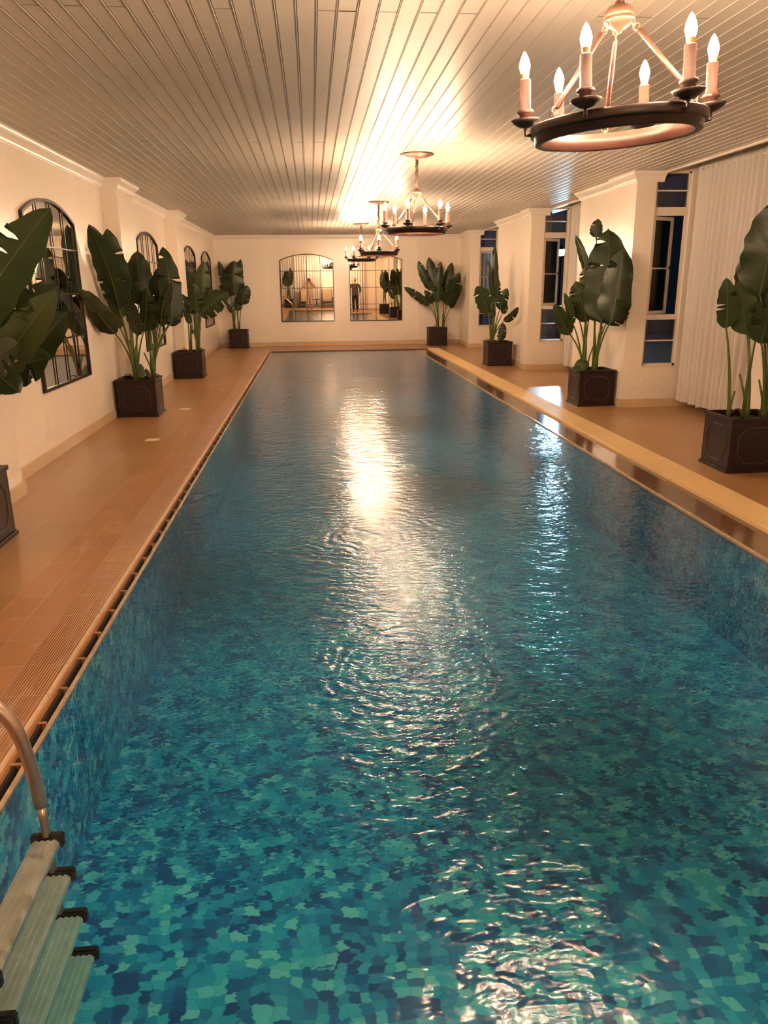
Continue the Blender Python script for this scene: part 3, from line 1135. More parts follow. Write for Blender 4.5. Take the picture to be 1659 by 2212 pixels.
# ================================================================== POTTED PLANTS
# per plant: clump feet, then leaves (foot xyz, tip xyz, across xyz, width, clump, tone)
PLANTS = {}
PLANTS['L1'] = ([(-2.216, 4.95, 0.501)], [
 (-2.1,4.95,1.318,-1.498,4.95,2.058,-0.74,-0.28,0.61,0.254,0,1),
 (-1.934,4.85,1.09,-1.424,4.6,1.588,-0.71,-0.06,0.7,0.192,0,2),
 (-2.132,5.05,1.114,-1.556,5.1,1.614,-0.66,0.06,0.75,0.284,0,0),
 (-2.136,4.95,1.346,-1.749,4.75,1.001,0.72,0.34,0.61,0.264,0,0),
 (-1.887,5.05,1.066,-1.486,5,1.469,-0.69,0.15,0.71,0.19,0,0),
 (-2.058,4.75,1.144,-1.612,4.45,1.317,-0.23,0.2,0.95,0.196,0,0),
 (-2.008,4.95,1.122,-1.58,4.85,1.207,-0.13,0.27,0.95,0.234,0,0),
 (-2.18,4.95,1.237,-1.943,5.05,1.983,-0.93,-0.19,0.32,0.198,0,0),
])
PLANTS['L2'] = ([(-2.303, 10.27, 0.483), (-2.098, 10.27, 0.503)], [
 (-2.369,10.008,1.336,-2.441,9.309,2.288,-0.94,-0.23,-0.24,0.255,0,0),
 (-2.337,10.32,1.514,-2.44,10.115,2.3,-0.99,0.03,-0.12,0.262,0,1),
 (-2.409,10.125,1.108,-2.462,8.748,1.594,-0.92,-0.1,-0.39,0.183,0,2),
 (-2.396,9.807,1.058,-2.453,8.955,1.574,-0.85,-0.23,-0.48,0.204,0,0),
 (-2.206,10.17,1.011,-2.243,9.97,1.5,-0.91,0.41,0.1,0.189,0,1),
 (-2.154,10.27,1.05,-2.046,10.17,1.607,-0.92,0.31,0.23,0.176,0,1),
 (-1.939,10.27,1.116,-1.732,10.12,1.654,-0.84,0.34,0.42,0.162,1,1),
 (-1.811,10.32,1.147,-1.853,10.42,2.104,-0.98,-0.17,-0.03,0.248,1,0),
 (-1.863,10.37,1.122,-1.679,10.37,1.489,-0.89,0.04,0.45,0.194,1,0),
 (-1.997,10.47,1.142,-1.913,10.47,1.866,-0.99,-0.01,0.12,0.279,1,0),
 (-2.202,10.12,0.48,-2.217,10.17,0.669,-0.98,-0.21,-0.02,0.071,0,2),
 (-2.113,10.12,0.496,-2.16,10.17,0.603,-0.93,-0.23,-0.3,0.048,1,1),
 (-2.315,10.47,1.38,-2.401,10.52,1.95,-0.98,0.13,-0.16,0.253,0,0),
 (-2.238,10.52,1.378,-2.204,10.57,2.063,-1,-0.03,0.05,0.291,0,1),
 (-2.398,10.174,1.219,-2.451,9.952,1.879,-0.96,-0.23,-0.16,0.206,0,2),
 (-2.091,10.37,1.061,-2.016,10.37,1.493,-0.97,0.16,0.17,0.165,1,0),
])
PLANTS['L3'] = ([(-2.26, 14.55, 0.494), (-2.111, 14.55, 0.483)], [
 (-1.956,14.55,1.303,-1.891,14.55,2.051,-0.99,-0.13,0.09,0.233,1,2),
 (-2.069,14.45,1.161,-2.108,14.4,1.696,-1,0.03,-0.07,0.218,1,1),
 (-2.04,14.45,1.105,-1.477,14.45,1.516,-0.59,-0.06,0.81,0.35,1,1),
 (-2.165,14.55,1.265,-2.376,14.65,1.492,-0.6,0.36,-0.72,0.097,0,0),
 (-2.073,14.65,1.147,-2.023,14.75,1.536,-0.99,0.04,0.12,0.137,1,0),
 (-2.141,14.65,1.131,-2.272,14.7,1.441,-0.92,0.03,-0.39,0.189,1,0),
 (-2.132,14.75,1.317,-2.226,14.8,1.885,-0.96,0.2,-0.18,0.162,1,0),
 (-2.206,14.55,0.956,-2.301,14.55,1.218,-0.92,0.19,-0.33,0.107,0,0),
])
PLANTS['L4'] = ([(-1.983, 21.55, 0.494), (-2.107, 21.55, 0.496)], [
 (-2.176,21.55,1.319,-2.416,21.55,2.265,-0.96,-0.1,-0.24,0.185,1,0),
 (-2.042,21.45,1.355,-1.995,21.45,2.27,-0.99,-0.09,0.05,0.491,1,0),
 (-1.951,21.55,1.388,-1.832,21.55,2.307,-0.99,0.09,0.13,0.226,0,1),
 (-1.872,21.45,1.138,-1.683,21.45,1.635,-0.93,-0.07,0.35,0.309,0,0),
 (-2.116,21.55,0.921,-2.271,21.55,1.188,-0.86,0.07,-0.5,0.114,1,0),
 (-2.163,21.55,1.331,-2.441,21.6,1.643,-0.75,-0.08,-0.66,0.149,1,0),
 (-2.015,21.55,0.969,-1.942,21.6,1.4,-0.98,-0.09,0.18,0.212,0,0),
 (-2.137,21.55,1.354,-2.179,21.63,2.125,-0.99,-0.1,-0.04,0.247,1,0),
])
PLANTS['R4'] = ([(3.416, 21.25, 0.504), (3.57, 21.25, 0.527)], [
 (3.182,21.25,1.058,2.464,21.15,1.547,-0.57,0.06,-0.82,0.187,0,1),
 (3.255,21.25,1.443,2.862,21.25,2.218,-0.88,0.13,-0.45,0.211,0,0),
 (3.331,21.25,1.418,3.163,21.35,2.313,-0.97,0.15,-0.2,0.262,0,0),
 (3.427,21.2,1.153,3.458,21.15,2.199,-0.99,0.16,0.04,0.236,0,0),
 (3.587,21.25,1.222,3.793,21.35,2.179,-0.93,0.33,0.16,0.254,1,0),
 (3.652,21.25,1.052,3.913,20.821,1.907,-0.92,0.17,0.36,0.31,1,0),
 (3.773,21.35,0.975,3.95,20.66,1.591,-0.88,0.17,0.44,0.161,1,0),
 (3.271,21.25,1.105,3.026,21.15,1.458,-0.83,0.12,-0.54,0.162,0,0),
 (3.388,21.35,1.114,3.364,21.4,1.778,-0.99,0.16,-0.05,0.201,0,0),
 (3.566,21.35,1.148,3.74,21.45,1.775,-0.96,0.16,0.24,0.277,1,0),
])
PLANTS['R3'] = ([(3.637, 15.7, 0.498)], [
 (3.564,15.7,1.022,3.281,15.6,1.573,-0.89,0.19,-0.42,0.307,0,1),
 (3.69,15.7,1.228,3.645,15.7,2.35,-0.97,0.23,-0.04,0.129,0,0),
 (3.629,15.7,1.364,3.536,15.8,2.076,-0.96,0.22,-0.16,0.093,0,0),
 (3.781,15.7,1.091,3.902,15.6,1.522,-0.92,0.23,0.31,0.196,0,0),
 (3.865,15.8,1.014,3.961,15.789,1.196,-0.86,0.23,0.47,0.113,0,2),
 (3.874,15.7,0.872,3.958,14.903,1.173,-0.67,0.2,0.71,0.128,0,1),
 (3.718,15.7,1.255,3.707,15.6,1.718,-0.97,0.23,0.03,0.102,0,0),
 (3.638,15.6,0.934,3.609,15.6,1.276,-0.97,0.22,-0.08,0.093,0,0),
 (3.811,15.7,0.477,3.866,15.7,0.844,-0.96,0.24,0.14,0.151,0,0),
 (3.667,15.7,1.363,3.551,15.6,1.939,-0.92,0.39,-0.12,0.084,0,0),
])
PLANTS['R2'] = ([(3.668, 10.25, 0.52), (3.821, 10.25, 0.474)], [
 (3.756,10.35,2.167,3.764,10.35,2.407,-0.94,0.34,0.03,0.14,1,0),
 (3.735,9.917,1.105,3.789,10.03,2.271,-0.94,0.35,0.01,0.488,1,0),
 (3.8,9.762,1.099,3.897,9.78,2.02,-0.93,0.37,0.09,0.363,1,0),
 (3.845,10.039,1.08,3.921,9.605,1.381,-0.72,0.31,0.62,0.274,1,0),
 (3.655,10.25,1.667,3.472,10.35,2.209,-0.7,0.62,-0.35,0.104,0,0),
 (3.692,10.25,1.12,3.588,10.25,1.813,-0.93,0.33,-0.14,0.209,0,1),
 (3.644,10.2,1.093,3.441,10.15,1.633,-0.9,0.31,-0.31,0.232,0,1),
 (3.445,10.15,1.068,3.285,10.1,1.484,-0.9,0.29,-0.31,0.091,0,1),
 (3.585,10.35,1.142,3.468,10.35,1.575,-0.92,0.31,-0.25,0.149,0,2),
 (3.415,10.15,0.937,3.147,10.05,1.347,-0.84,0.25,-0.49,0.177,0,1),
 (3.583,10,0.48,3.509,10.05,0.628,-0.83,0.24,-0.5,0.173,0,1),
 (3.831,10.135,1.076,3.912,10.165,1.664,-0.85,0.51,0.09,0.311,1,0),
 (3.825,10.4,1.094,3.804,10.5,1.906,-0.86,0.5,-0.08,0.28,1,0),
])
PLANTS['R1'] = ([(3.783, 6.4, 0.449), (3.588, 6.4, 0.503), (3.99, 6.377, 0.439)], [
 (3.514,6.4,1.211,3.439,6.35,1.635,-0.87,0.47,-0.1,0.144,1,1),
 (3.74,6.45,1.154,3.605,6.4,1.63,-0.85,0.48,-0.19,0.213,0,2),
 (3.717,6.3,1.48,3.71,6.25,2.222,-0.86,0.51,0.03,0.348,2,1),
 (3.727,6.5,1.439,3.654,6.5,1.81,-0.64,0.76,-0.13,0.143,0,0),
 (3.783,6.3,1.086,3.775,6.2,1.444,-0.85,0.52,0.13,0.217,2,1),
 (3.812,5.996,1.195,3.903,6.109,1.975,-0.84,0.54,0.02,0.333,2,0),
 (3.827,6.206,1.107,3.91,6.253,1.626,-0.74,0.67,0.06,0.312,2,0),
 (3.862,6.518,1.105,3.927,6.585,1.629,-0.76,0.65,0.01,0.246,0,0),
 (3.853,5.903,1.055,3.925,5.711,1.485,-0.76,0.53,0.37,0.253,2,1),
 (3.837,6.5,1.399,3.818,6.55,1.967,-0.76,0.65,-0.08,0.241,2,0),
 (3.869,6.218,1.48,3.931,6.293,2.233,-0.85,0.53,0.02,0.227,2,0),
])

POT_H = 0.48
def planter(t, w=0.49, d=0.47):
    b = bmesh.new()
    x, y, th = w / 2, d / 2, 0.025
    def ring(hx, hy, ix, iy, z0, z1):
        o = [(-hx, -hy), (hx, -hy), (hx, hy), (-hx, hy)]
        i = [(-ix, -iy), (ix, -iy), (ix, iy), (-ix, iy)]
        A = [b.verts.new((*p, z0)) for p in o]; B = [b.verts.new((*p, z1)) for p in o]
        C_ = [b.verts.new((*p, z1)) for p in i]; E_ = [b.verts.new((*p, z0)) for p in i]
        for k in range(4):
            m = (k + 1) % 4
            b.faces.new((A[k], A[m], B[m], B[k])); b.faces.new((B[k], B[m], C_[m], C_[k]))
            b.faces.new((C_[k], C_[m], E_[m], E_[k])); b.faces.new((E_[k], E_[m], A[m], A[k]))
    ring(x, y, x - th, y - th, 0.03, POT_H - 0.028)
    ring(x + 0.013, y + 0.013, x - th, y - th, 0.0, 0.030)
    ring(x + 0.011, y + 0.011, x - th + 0.004, y - th + 0.004, POT_H - 0.030, POT_H)
    bmesh.ops.bevel(b, geom=list(b.edges), offset=0.003, segments=1, affect='EDGES')
    box(b, -x + th, -y + th, 0.03, x - th, y - th, 0.05)
    pot = new_obj('planter', b, M_POT, t)
    for f in range(4):
        hw = (w if f % 2 == 0 else d) / 2 - 0.075
        off = (y if f % 2 == 0 else x)
        z0, z1, c = 0.085, POT_H - 0.085, 0.07
        pts = [(-hw + c, z0), (hw - c, z0), (hw, z0 + c), (hw, z1 - c), (hw - c, z1), (-hw + c, z1), (-hw, z1 - c), (-hw, z0 + c)]
        m = Matrix.Rotation(f * pi / 2, 3, 'Z')
        P = []
        for k in range(8):
            a, e = Vector(pts[k]), Vector(pts[(k + 1) % 8])
            P += [a.lerp(e, q) for q in (0.04, 0.5, 0.96)]
        bb = bmesh.new()
        tube(bb, [m @ Vector((p.x, -off - 0.001, p.y)) for p in P], 0.0045, 6, closed=True)
        new_obj('panel_moulding', bb, M_POTLINE, pot)
    b = bmesh.new()
    n = 8
    vs = [[b.verts.new((-x + th + (2 * x - 2 * th) * i / n, -y + th + (2 * y - 2 * th) * j / n, POT_H - 0.055 + 0.012 * sin(i * 2.1 + j * 1.7))) for i in range(n + 1)] for j in range(n + 1)]
    for j in range(n):
        for i in range(n):
            b.faces.new((vs[j][i], vs[j][i + 1], vs[j + 1][i + 1], vs[j + 1][i]))
    new_obj('soil', b, M_SOIL, t)

def keep_clear(p, O_):
    # leaves press flat against the walls instead of passing through them
    wx, wy = p.x + O_.x, p.y + O_.y
    lo = XL + 0.02
    for a_, b_ in PIL:
        if a_ - 0.03 < wy < b_ + 0.03:
            lo = XPL + 0.02
    if wx < lo:
        p.x = lo - O_.x + 0.1 * (lo - wx)
    if wx > XR - 0.02:
        p.x = XR - 0.02 - O_.x
    if wy > D - 0.02:
        p.y = D - 0.02 - O_.y
    return p

def leaf(t, foot, tip, side, width, tone, seed, clump=None):
    rnd = random.Random(seed)
    foot, tip, side = Vector(foot), Vector(tip), Vector(side).normalized()
    dv = tip - foot
    L = dv.length
    dr = dv / L
    side = (side - dr * side.dot(dr)).normalized()
    nrm = side.cross(dr).normalized()
    if nrm.y > 0:
        nrm = -nrm
    bow = rnd.uniform(0.01, 0.05) * L
    curl = rnd.uniform(-0.05, 0.05) * L
    def centre(s):
        return foot + dv * s + nrm * (bow * 4 * s * (1 - s)) + side * (curl * 4 * s * (1 - s)) 
    def prof(s):
        if s < 0.30:
            return max(0.0, 1 - (1 - s / 0.30) ** 2.2) ** 0.62
        q = (s - 0.30) / 0.70
        return max(0.0, 1 - q ** 2.9) ** 0.74
    stations = [(i / 26.0, None) for i in range(27)]
    cuts = []
    nc = rnd.randint(1, 4) if L > 0.3 else rnd.randint(0, 1)
    for _ in range(nc):
        s = rnd.uniform(0.15, 0.88)
        cuts.append((s, rnd.choice((-1, 1)), rnd.uniform(0.015, 0.04)))
    for c in cuts:
        stations.append((c[0] - 0.0015, ('a', c)))
        stations.append((c[0] + 0.0015, ('b', c)))
    stations.sort(key=lambda q: q[0])
    cols = [-1.0, -0.78, -0.5, -0.24, 0.0, 0.24, 0.5, 0.78, 1.0]
    fold = rnd.uniform(0.10, 0.30)
    b = bmesh.new()
    uvl = b.loops.layers.uv.new('UVMap')
    rows, meta = [], []
    O_ = t.location
    ph = rnd.uniform(0, 6)
    hw = width * 0.58
    for s, fl in stations:
        w_ = prof(min(max(s, 0), 1))
        row = []
        for c in cols:
            ds, dz = 0.0, 0.0
            if fl:
                kind, (cs, sgn, gap) = fl
                if c * sgn > 0.3:
                    e = (abs(c) - 0.3) / 0.7
                    ds = (-1 if kind == 'a' else 1) * gap * e * 1.4
                    dz = (0.018 if kind == 'a' else -0.012) * e
            ss = s + ds
            wv = 0.06 * sin(ss * 17 + ph + (2 if c > 0 else 0)) * abs(c) ** 2
            edge = 1.0 + 0.05 * sin(ss * 31 + ph * 2) * (abs(c) > 0.9)
            p = centre(ss) + side * (c * hw * w_ * edge) - nrm * (fold * abs(c) ** 1.4 * hw * w_) + nrm * (wv * hw + dz)
            # leaf tissue sweeps a little toward the tip
            p += dr * (0.10 * abs(c) * hw * (0.4 - s))
            row.append(b.verts.new(keep_clear(p, O_)))
        rows.append(row)
        meta.append((s, fl))
    for j in range(len(rows) - 1):
        fa, fb = meta[j][1], meta[j + 1][1]
        for k in range(len(cols) - 1):
            if fa and fb and fa[0] == 'a' and fb[0] == 'b' and fa[1] is fb[1]:
                mid = (cols[k] + cols[k + 1]) / 2
                if mid * fa[1][1] > 0.3:
                    continue
            try:
                f = b.faces.new((rows[j][k], rows[j][k + 1], rows[j + 1][k + 1], rows[j + 1][k]))
            except Exception:
                continue
            f.smooth = True
            for lp, (jj, kk) in zip(f.loops, ((j, k), (j, k + 1), (j + 1, k + 1), (j + 1, k))):
                lp[uvl].uv = (meta[jj][0] * L, cols[kk] * 0.5 + 0.5)
    bmesh.ops.remove_doubles(b, verts=list(b.verts), dist=0.0002)
    b.normal_update()
    lf = new_obj('leaf', b, M_LEAF[tone], t)
    b = bmesh.new()
    pts = [centre(i / 14.0) for i in range(15)]
    tube(b, pts, [0.0075 * (1 - 0.85 * i / 14.0) * min(1, 0.5 + L) for i in range(15)], 6)
    new_obj('midrib', b, M_RIBG, lf)
    if clump is not None:
        c0 = Vector(clump)
        g = foot - c0
        if g.length < 0.06:
            return lf
        ctrl = c0 + Vector((g.x * 0.22, g.y * 0.22, g.z * 0.62))
        b = bmesh.new()
        P = []
        for i in range(11):
            u = i / 10
            P.append(c0 * (1 - u) ** 2 + ctrl * 2 * u * (1 - u) + (foot + dr * 0.02) * u ** 2)
        tube(b, P, [0.017 - 0.0095 * i / 10 for i in range(11)], 8)
        new_obj('stalk', b, M_STEM, t)
    return lf

def bare_stalks(t, clumps, rnd, n, lo=0.2, hi=0.65):
    for _ in range(n):
        c = Vector(rnd.choice(clumps))
        a = rnd.uniform(0, 2 * pi)
        h = rnd.uniform(lo, hi)
        r = rnd.uniform(0.03, 0.22) * h * 1.2
        st = c + Vector((rnd.uniform(-0.025, 0.025), rnd.uniform(-0.02, 0.02), 0))
        e = st + Vector((cos(a) * r, sin(a) * r * 0.6, h))
        b = bmesh.new()
        tube(b, [st, st.lerp(e, 0.5) + Vector((-cos(a) * r * 0.12, 0, 0.02)), e], [0.015, 0.011, 0.008], 8)
        new_obj('stalk', b, M_STEM, t)

def dry_leaf(t, c, dx, dy, seed):
    rnd = random.Random(seed)
    b = bmesh.new()
    P = [Vector(c) + Vector((dx * u, dy * u, 0.10 * sin(u * 2.6) + 0.02 * u)) for u in (0, .25, .5, .75, 1)]
    tube(b, P, [0.010, 0.012, 0.009, 0.006, 0.002], 6)
    new_obj('withered_leaf', b, M_DRY, t)

POTS = {
    'L1': ((-2.305, 4.92), 0, 'nearest plant on the left, cut by the picture edge, its big leaves crossing a mirror'),
    'L2': ((-2.272, 10.268), 0, 'large potted plant by the left wall between the first and second mirrors'),
    'L3': ((-2.268, 14.55), 0, 'potted plant on the left with one broad leaf reaching toward the pool'),
    'L4': ((-2.005, 21.60), 0, 'small-looking upright potted plant in the far left corner'),
    'R4': ((3.395, 21.29), 0, 'fan-shaped potted plant in the far right corner, one leaf leaning left'),
    'R3': ((3.765, 15.70), 0, 'potted plant with narrow upright folded leaves before the second right pillar'),
    'R2': ((3.78, 10.25), 0, 'tall potted plant with one massive leaf fan before the right-hand pillar'),
    'R1': ((3.785, 6.40), 0, 'nearest plant on the right, cut by the picture edge, before the long curtain'),
}
GROUP_P = 'potted banana plants around the pool'
for key, (xy, rz, lab) in POTS.items():
    t = thing('potted_banana_plant', lab, 'potted plant', (xy[0], xy[1], 0), 0, GROUP_P)
    planter(t)
    clumps, leaves = PLANTS[key]
    O = Vector((xy[0], xy[1], 0))
    cl = []
    for c in clumps:
        v = Vector(c) - O
        v.x = max(-0.17, min(0.17, v.x)); v.y = max(-0.15, min(0.15, v.y)); v.z = POT_H - 0.06
        cl.append(v)
    rnd = random.Random(ord(key[0]) + int(key[1]) * 13)
    for i, l in enumerate(leaves):
        F_, T_ = Vector(l[0:3]) - O, Vector(l[3:6]) - O
        c = cl[int(l[10])] + Vector((rnd.uniform(-0.03, 0.03), rnd.uniform(-0.03, 0.03), 0))
        leaf(t, F_, T_, l[6:9], l[9], int(l[11]), int(key[1]) * 100 + ord(key[0]) + i, c)
    bare_stalks(t, cl, rnd, 7 if key in ('R1', 'R2', 'L2', 'L3') else 4)
    dry_leaf(t, cl[0], -0.16, -0.05, 1)
    if key in ('L3', 'L2', 'R1'):
        dry_leaf(t, cl[-1], 0.12, -0.08, 2)

def generic_plant(xy, lab, seed, n=9):
    t = thing('potted_banana_plant', lab, 'potted plant', (xy[0], xy[1], 0), 0, GROUP_P)
    planter(t)
    rnd = random.Random(seed)
    cl = [Vector((-0.05, 0, POT_H - 0.06)), Vector((0.08, 0.03, POT_H - 0.06))]
    for i in range(n):
        a = i * 2.4 + rnd.uniform(-0.3, 0.3)
        rr = rnd.uniform(0.04, 0.14)
        f = Vector((cos(a) * rr, sin(a) * rr, rnd.uniform(1.0, 1.45)))
        tp = f + Vector((cos(a) * rnd.uniform(0.03, 0.16), sin(a) * rnd.uniform(0.03, 0.16), rnd.uniform(0.5, 0.9)))
        sd = Vector((1, 0, 0)) if rnd.random() < 0.7 else Vector((0.6, 0.8, 0))
        leaf(t, f, tp, sd, rnd.uniform(0.22, 0.36), rnd.choice((0, 0, 1, 2)), seed * 31 + i, cl[i % 2])
    bare_stalks(t, cl, rnd, 4)
generic_plant((3.62, 2.2), 'potted plant by the right wall, only seen reflected in the right far mirror', 21)
generic_plant((-1.2, -2.35), 'potted plant before the white curtain, only seen reflected in the left far mirror', 33)

# ================================================================== POOL LADDER
t = thing('pool_ladder', 'stainless steel pool ladder over the left edge of the pool', 'ladder', (-0.90, 1.85, 0))
for yy in (-0.26, 0.26):
    P = [(-0.86, yy, 0.0), (-0.86, yy, 0.42), (-0.84, yy, 0.58), (-0.77, yy, 0.70), (-0.64, yy, 0.765), (-0.50, yy, 0.76), (-0.38, yy, 0.70),
         (-0.14, yy, 0.475), (-0.065, yy, 0.39), (-0.030, yy, 0.32), (-0.012, yy, 0.23), (0.0, yy, 0.14), (0.004, yy, 0.055)]
    # smooth the bends
    V_ = [Vector(p) for p in P]
    Q = []
    for i in range(len(V_) - 1):
        p0, p1, p2, p3 = V_[max(i - 1, 0)], V_[i], V_[i + 1], V_[min(i + 2, len(V_) - 1)]
        for k in range(5):
            u = k / 5
            Q.append(0.5 * ((2 * p1) + (p2 - p0) * u + (2 * p0 - 5 * p1 + 4 * p2 - p3) * u * u + (3 * p1 - p0 - 3 * p2 + p3) * u ** 3))
    Q.append(V_[-1])
    b = bmesh.new()
    tube(b, Q, 0.0205, 16)
    r_ = new_obj('handrail', b, M_STEEL, t)
    b = bmesh.new()
    tube(b, [(0.004, yy, 0.06), (0.006, yy, 0.0), (0.01, yy, -0.3), (0.01, yy, -0.64)], 0.0135, 12)
    new_obj('lower_tube', b, M_STEEL, r_)
    b = bmesh.new()
    lathe(b, [(0.0, 0.016), (0.022, 0.016), (0.05, 0.006), (0.052, 0.0), (0, 0)], 20, (-0.86, yy, 0))
    new_obj('floor_flange', b, M_STEEL, r_)
for k, z in enumerate((-0.060, -0.195, -0.360, -0.520)):
    b = bmesh.new()
    x0 = -0.035 + 0.018 * k
    box(b, x0, -0.255, z - 0.028, x0 + 0.085, 0.245, z)
    bmesh.ops.bevel(b, geom=list(b.edges), offset=0.006, segments=2, affect='EDGES')
    for q in range(4):
        box(b, x0 + 0.012 + q * 0.018, -0.25, z, x0 + 0.020 + q * 0.018, 0.24, z + 0.003)
    tr = new_obj('tread', b, M_STEEL2, t)
    for yy in (-0.268, 0.245):
        b = bmesh.new()
        box(b, x0 - 0.006, yy, z - 0.036, x0 + 0.095, yy + 0.028, z + 0.012)
        bmesh.ops.bevel(b, geom=list(b.edges), offset=0.006, segments=2, affect='EDGES')
        new_obj('end_cap', b, M_RUBBER, tr)

# ================================================================== SMALL THINGS
tag(box_obj('pale_deck_square', (-1.86, 8.38, 0.0005), (-1.72, 8.50, 0.005), simple('pale_square_surface', (0.85, 0.70, 0.48), 0.35), bev=0.001),  # thin, evenly pale squares laid on the deck tiles
    'small pale square on the left deck, the nearer of two', 'floor plate', 'pale squares on the left deck')
tag(box_obj('pale_deck_square', (-1.85, 10.55, 0.0005), (-1.71, 10.67, 0.005), bpy.data.materials['pale_square_surface'], bev=0.001),
    'small pale square on the left deck beside the second potted plant', 'floor plate', 'pale squares on the left deck')
t = thing('wall_socket', 'white wall socket low on the wall in the far right corner', 'socket', (XRF, 21.62, 0.33))
box_obj('cover_plate', (-0.010, -0.042, -0.045), (0.0, 0.042, 0.045), M_WHITE, t, bev=0.002)
box_obj('rocker', (-0.014, -0.018, -0.02), (-0.009, 0.018, 0.02), M_WHITE, t, bev=0.002)

# lantern outside, seen through the second tall window
LP = Vector((7.31, 23.0, 2.47))
t = thing('outdoor_lantern', 'bright bluish white lantern outside the second tall window', 'lantern', (LP.x, LP.y, -0.25))
hz_ = LP.z + 0.25
b = bmesh.new()
lathe(b, [(0.0, 0), (0.11, 0), (0.10, 0.05), (0.045, 0.10), (0.035, 0.6), (0.032, hz_ - 0.18), (0.06, hz_ - 0.12), (0.085, hz_ - 0.095), (0, hz_ - 0.095)], 20)
new_obj('post', b, M_IRON, t)
b = bmesh.new()
lathe(b, [(0.0, hz_ - 0.09), (0.09, hz_ - 0.09), (0.12, hz_ + 0.075), (0.0, hz_ + 0.075)], 6)
new_obj('lit_glass', b, M_LANT, t)
b = bmesh.new()
lathe(b, [(0.0, hz_ + 0.077), (0.14, hz_ + 0.077), (0.095, hz_ + 0.105), (0.045, hz_ + 0.155), (0.018, hz_ + 0.175), (0.02, hz_ + 0.195), (0.0, hz_ + 0.205)], 6)
new_obj('cap', b, M_IRON, t)

# outside wall with piers and pipes
t = thing('neighbouring_wall', 'blue-grey outside wall with piers behind the lantern, seen through the windows', 'wall', (9.0, 29.5, -0.25))
b = bmesh.new()
box(b, -3.2, 0, 0, 9, 0.3, 5.2)
new_obj('rendered_wall', b, M_NIGHT, t)
for k in range(7):
    b = bmesh.new()
    box(b, -2.6 + k * 1.25, -0.14, 0, -2.25 + k * 1.25, 0.02, 4.6)
    box(b, -2.66 + k * 1.25, -0.18, 2.9, -2.19 + k * 1.25, 0.0, 3.05)
    new_obj('pier', b, M_NIGHT, t)

# ================================================================== FURNITURE BEHIND (seen in the mirrors)
def bar(b, p, q, r=0.02):
    tube(b, [p, q], r, 8)
def lounge_chair(xy, rz, lab):
    t = thing('lounge_chair', lab, 'chair', (xy[0], xy[1], 0), rz, 'wooden lounge chairs by the end wall')
    for sx in (-1, 1):
        x = 0.31 * sx
        b = bmesh.new(); box(b, x - 0.02, 0.28, 0, x + 0.02, 0.32, 0.56); bevel_all(b, 0.004); new_obj('leg', b, M_DWOOD, t)
        b = bmesh.new(); box(b, x - 0.02, -0.30, 0, x + 0.02, -0.26, 0.52); bevel_all(b, 0.004); new_obj('leg', b, M_DWOOD, t)
        b = bmesh.new(); box(b, x - 0.035, -0.34, 0.53, x + 0.035, 0.36, 0.56); bevel_all(b, 0.006); new_obj('armrest', b, M_DWOOD, t)
    b = bmesh.new()
    box(b, -0.30, 0.27, 0.25, 0.30, 0.30, 0.32); box(b, -0.30, -0.29, 0.25, 0.30, -0.26, 0.32)
    for k in range(7):
        box(b, -0.29, -0.24 + k * 0.08, 0.315, 0.29, -0.19 + k * 0.08, 0.33)
    new_obj('seat_frame', b, M_DWOOD, t)
    b = bmesh.new(); box(b, -0.275, -0.24, 0.335, 0.275, 0.33, 0.42); bevel_all(b, 0.025, 3); new_obj('seat_cushion', b, M_SLING, t)
    m = Matrix.Translation((0, -0.25, 0.36)) @ Matrix.Rotation(radians(17), 4, 'X')
    b = bmesh.new(); box(b, -0.27, -0.06, 0.0, 0.27, 0.03, 0.68, mtx=m); bevel_all(b, 0.025, 3); new_obj('back_cushion', b, M_SLING, t)
    b = bmesh.new()
    for sx in (-1, 1):
        box(b, 0.29 * sx - 0.02, -0.10, -0.1, 0.29 * sx + 0.02, -0.07, 0.70, mtx=m)
    box(b, -0.29, -0.10, 0.62, 0.29, -0.07, 0.70, mtx=m)
    new_obj('back_frame', b, M_DWOOD, t)
lounge_chair((-0.25, -2.25), 0, 'wooden lounge chair with beige cushions half hidden behind the person in beige')
lounge_chair((1.02, -2.25), 0, 'wooden lounge chair with beige cushions, standing free between two side tables')
def side_table(xy, lab):
    t = thing('side_table', lab, 'table', (xy[0], xy[1], 0), 0, 'small side tables by the lounge chairs')
    b = bmesh.new(); lathe(b, [(0, 0.44), (0.20, 0.44), (0.21, 0.45), (0.21, 0.462), (0.20, 0.47), (0, 0.47)], 28); new_obj('tabletop', b, M_DWOOD, t)
    b = bmesh.new(); tube(b, [(0, 0, 0.17), (0, 0, 0.44)], 0.022, 10); new_obj('stem', b, M_DWOOD, t)
    for k in range(3):
        a = radians(90 + 120 * k)
        b = bmesh.new(); tube(b, [(0, 0, 0.20), (0.08 * cos(a), 0.08 * sin(a), 0.15), (0.16 * cos(a), 0.16 * sin(a), 0.05), (0.20 * cos(a), 0.20 * sin(a), 0.012)], 0.014, 8)
        new_obj('leg', b, M_DWOOD, t)
side_table((0.39, -2.2), 'small dark side table between the two lounge chairs')
side_table((1.68, -2.2), 'small dark side table on the outer side of the free lounge chair')

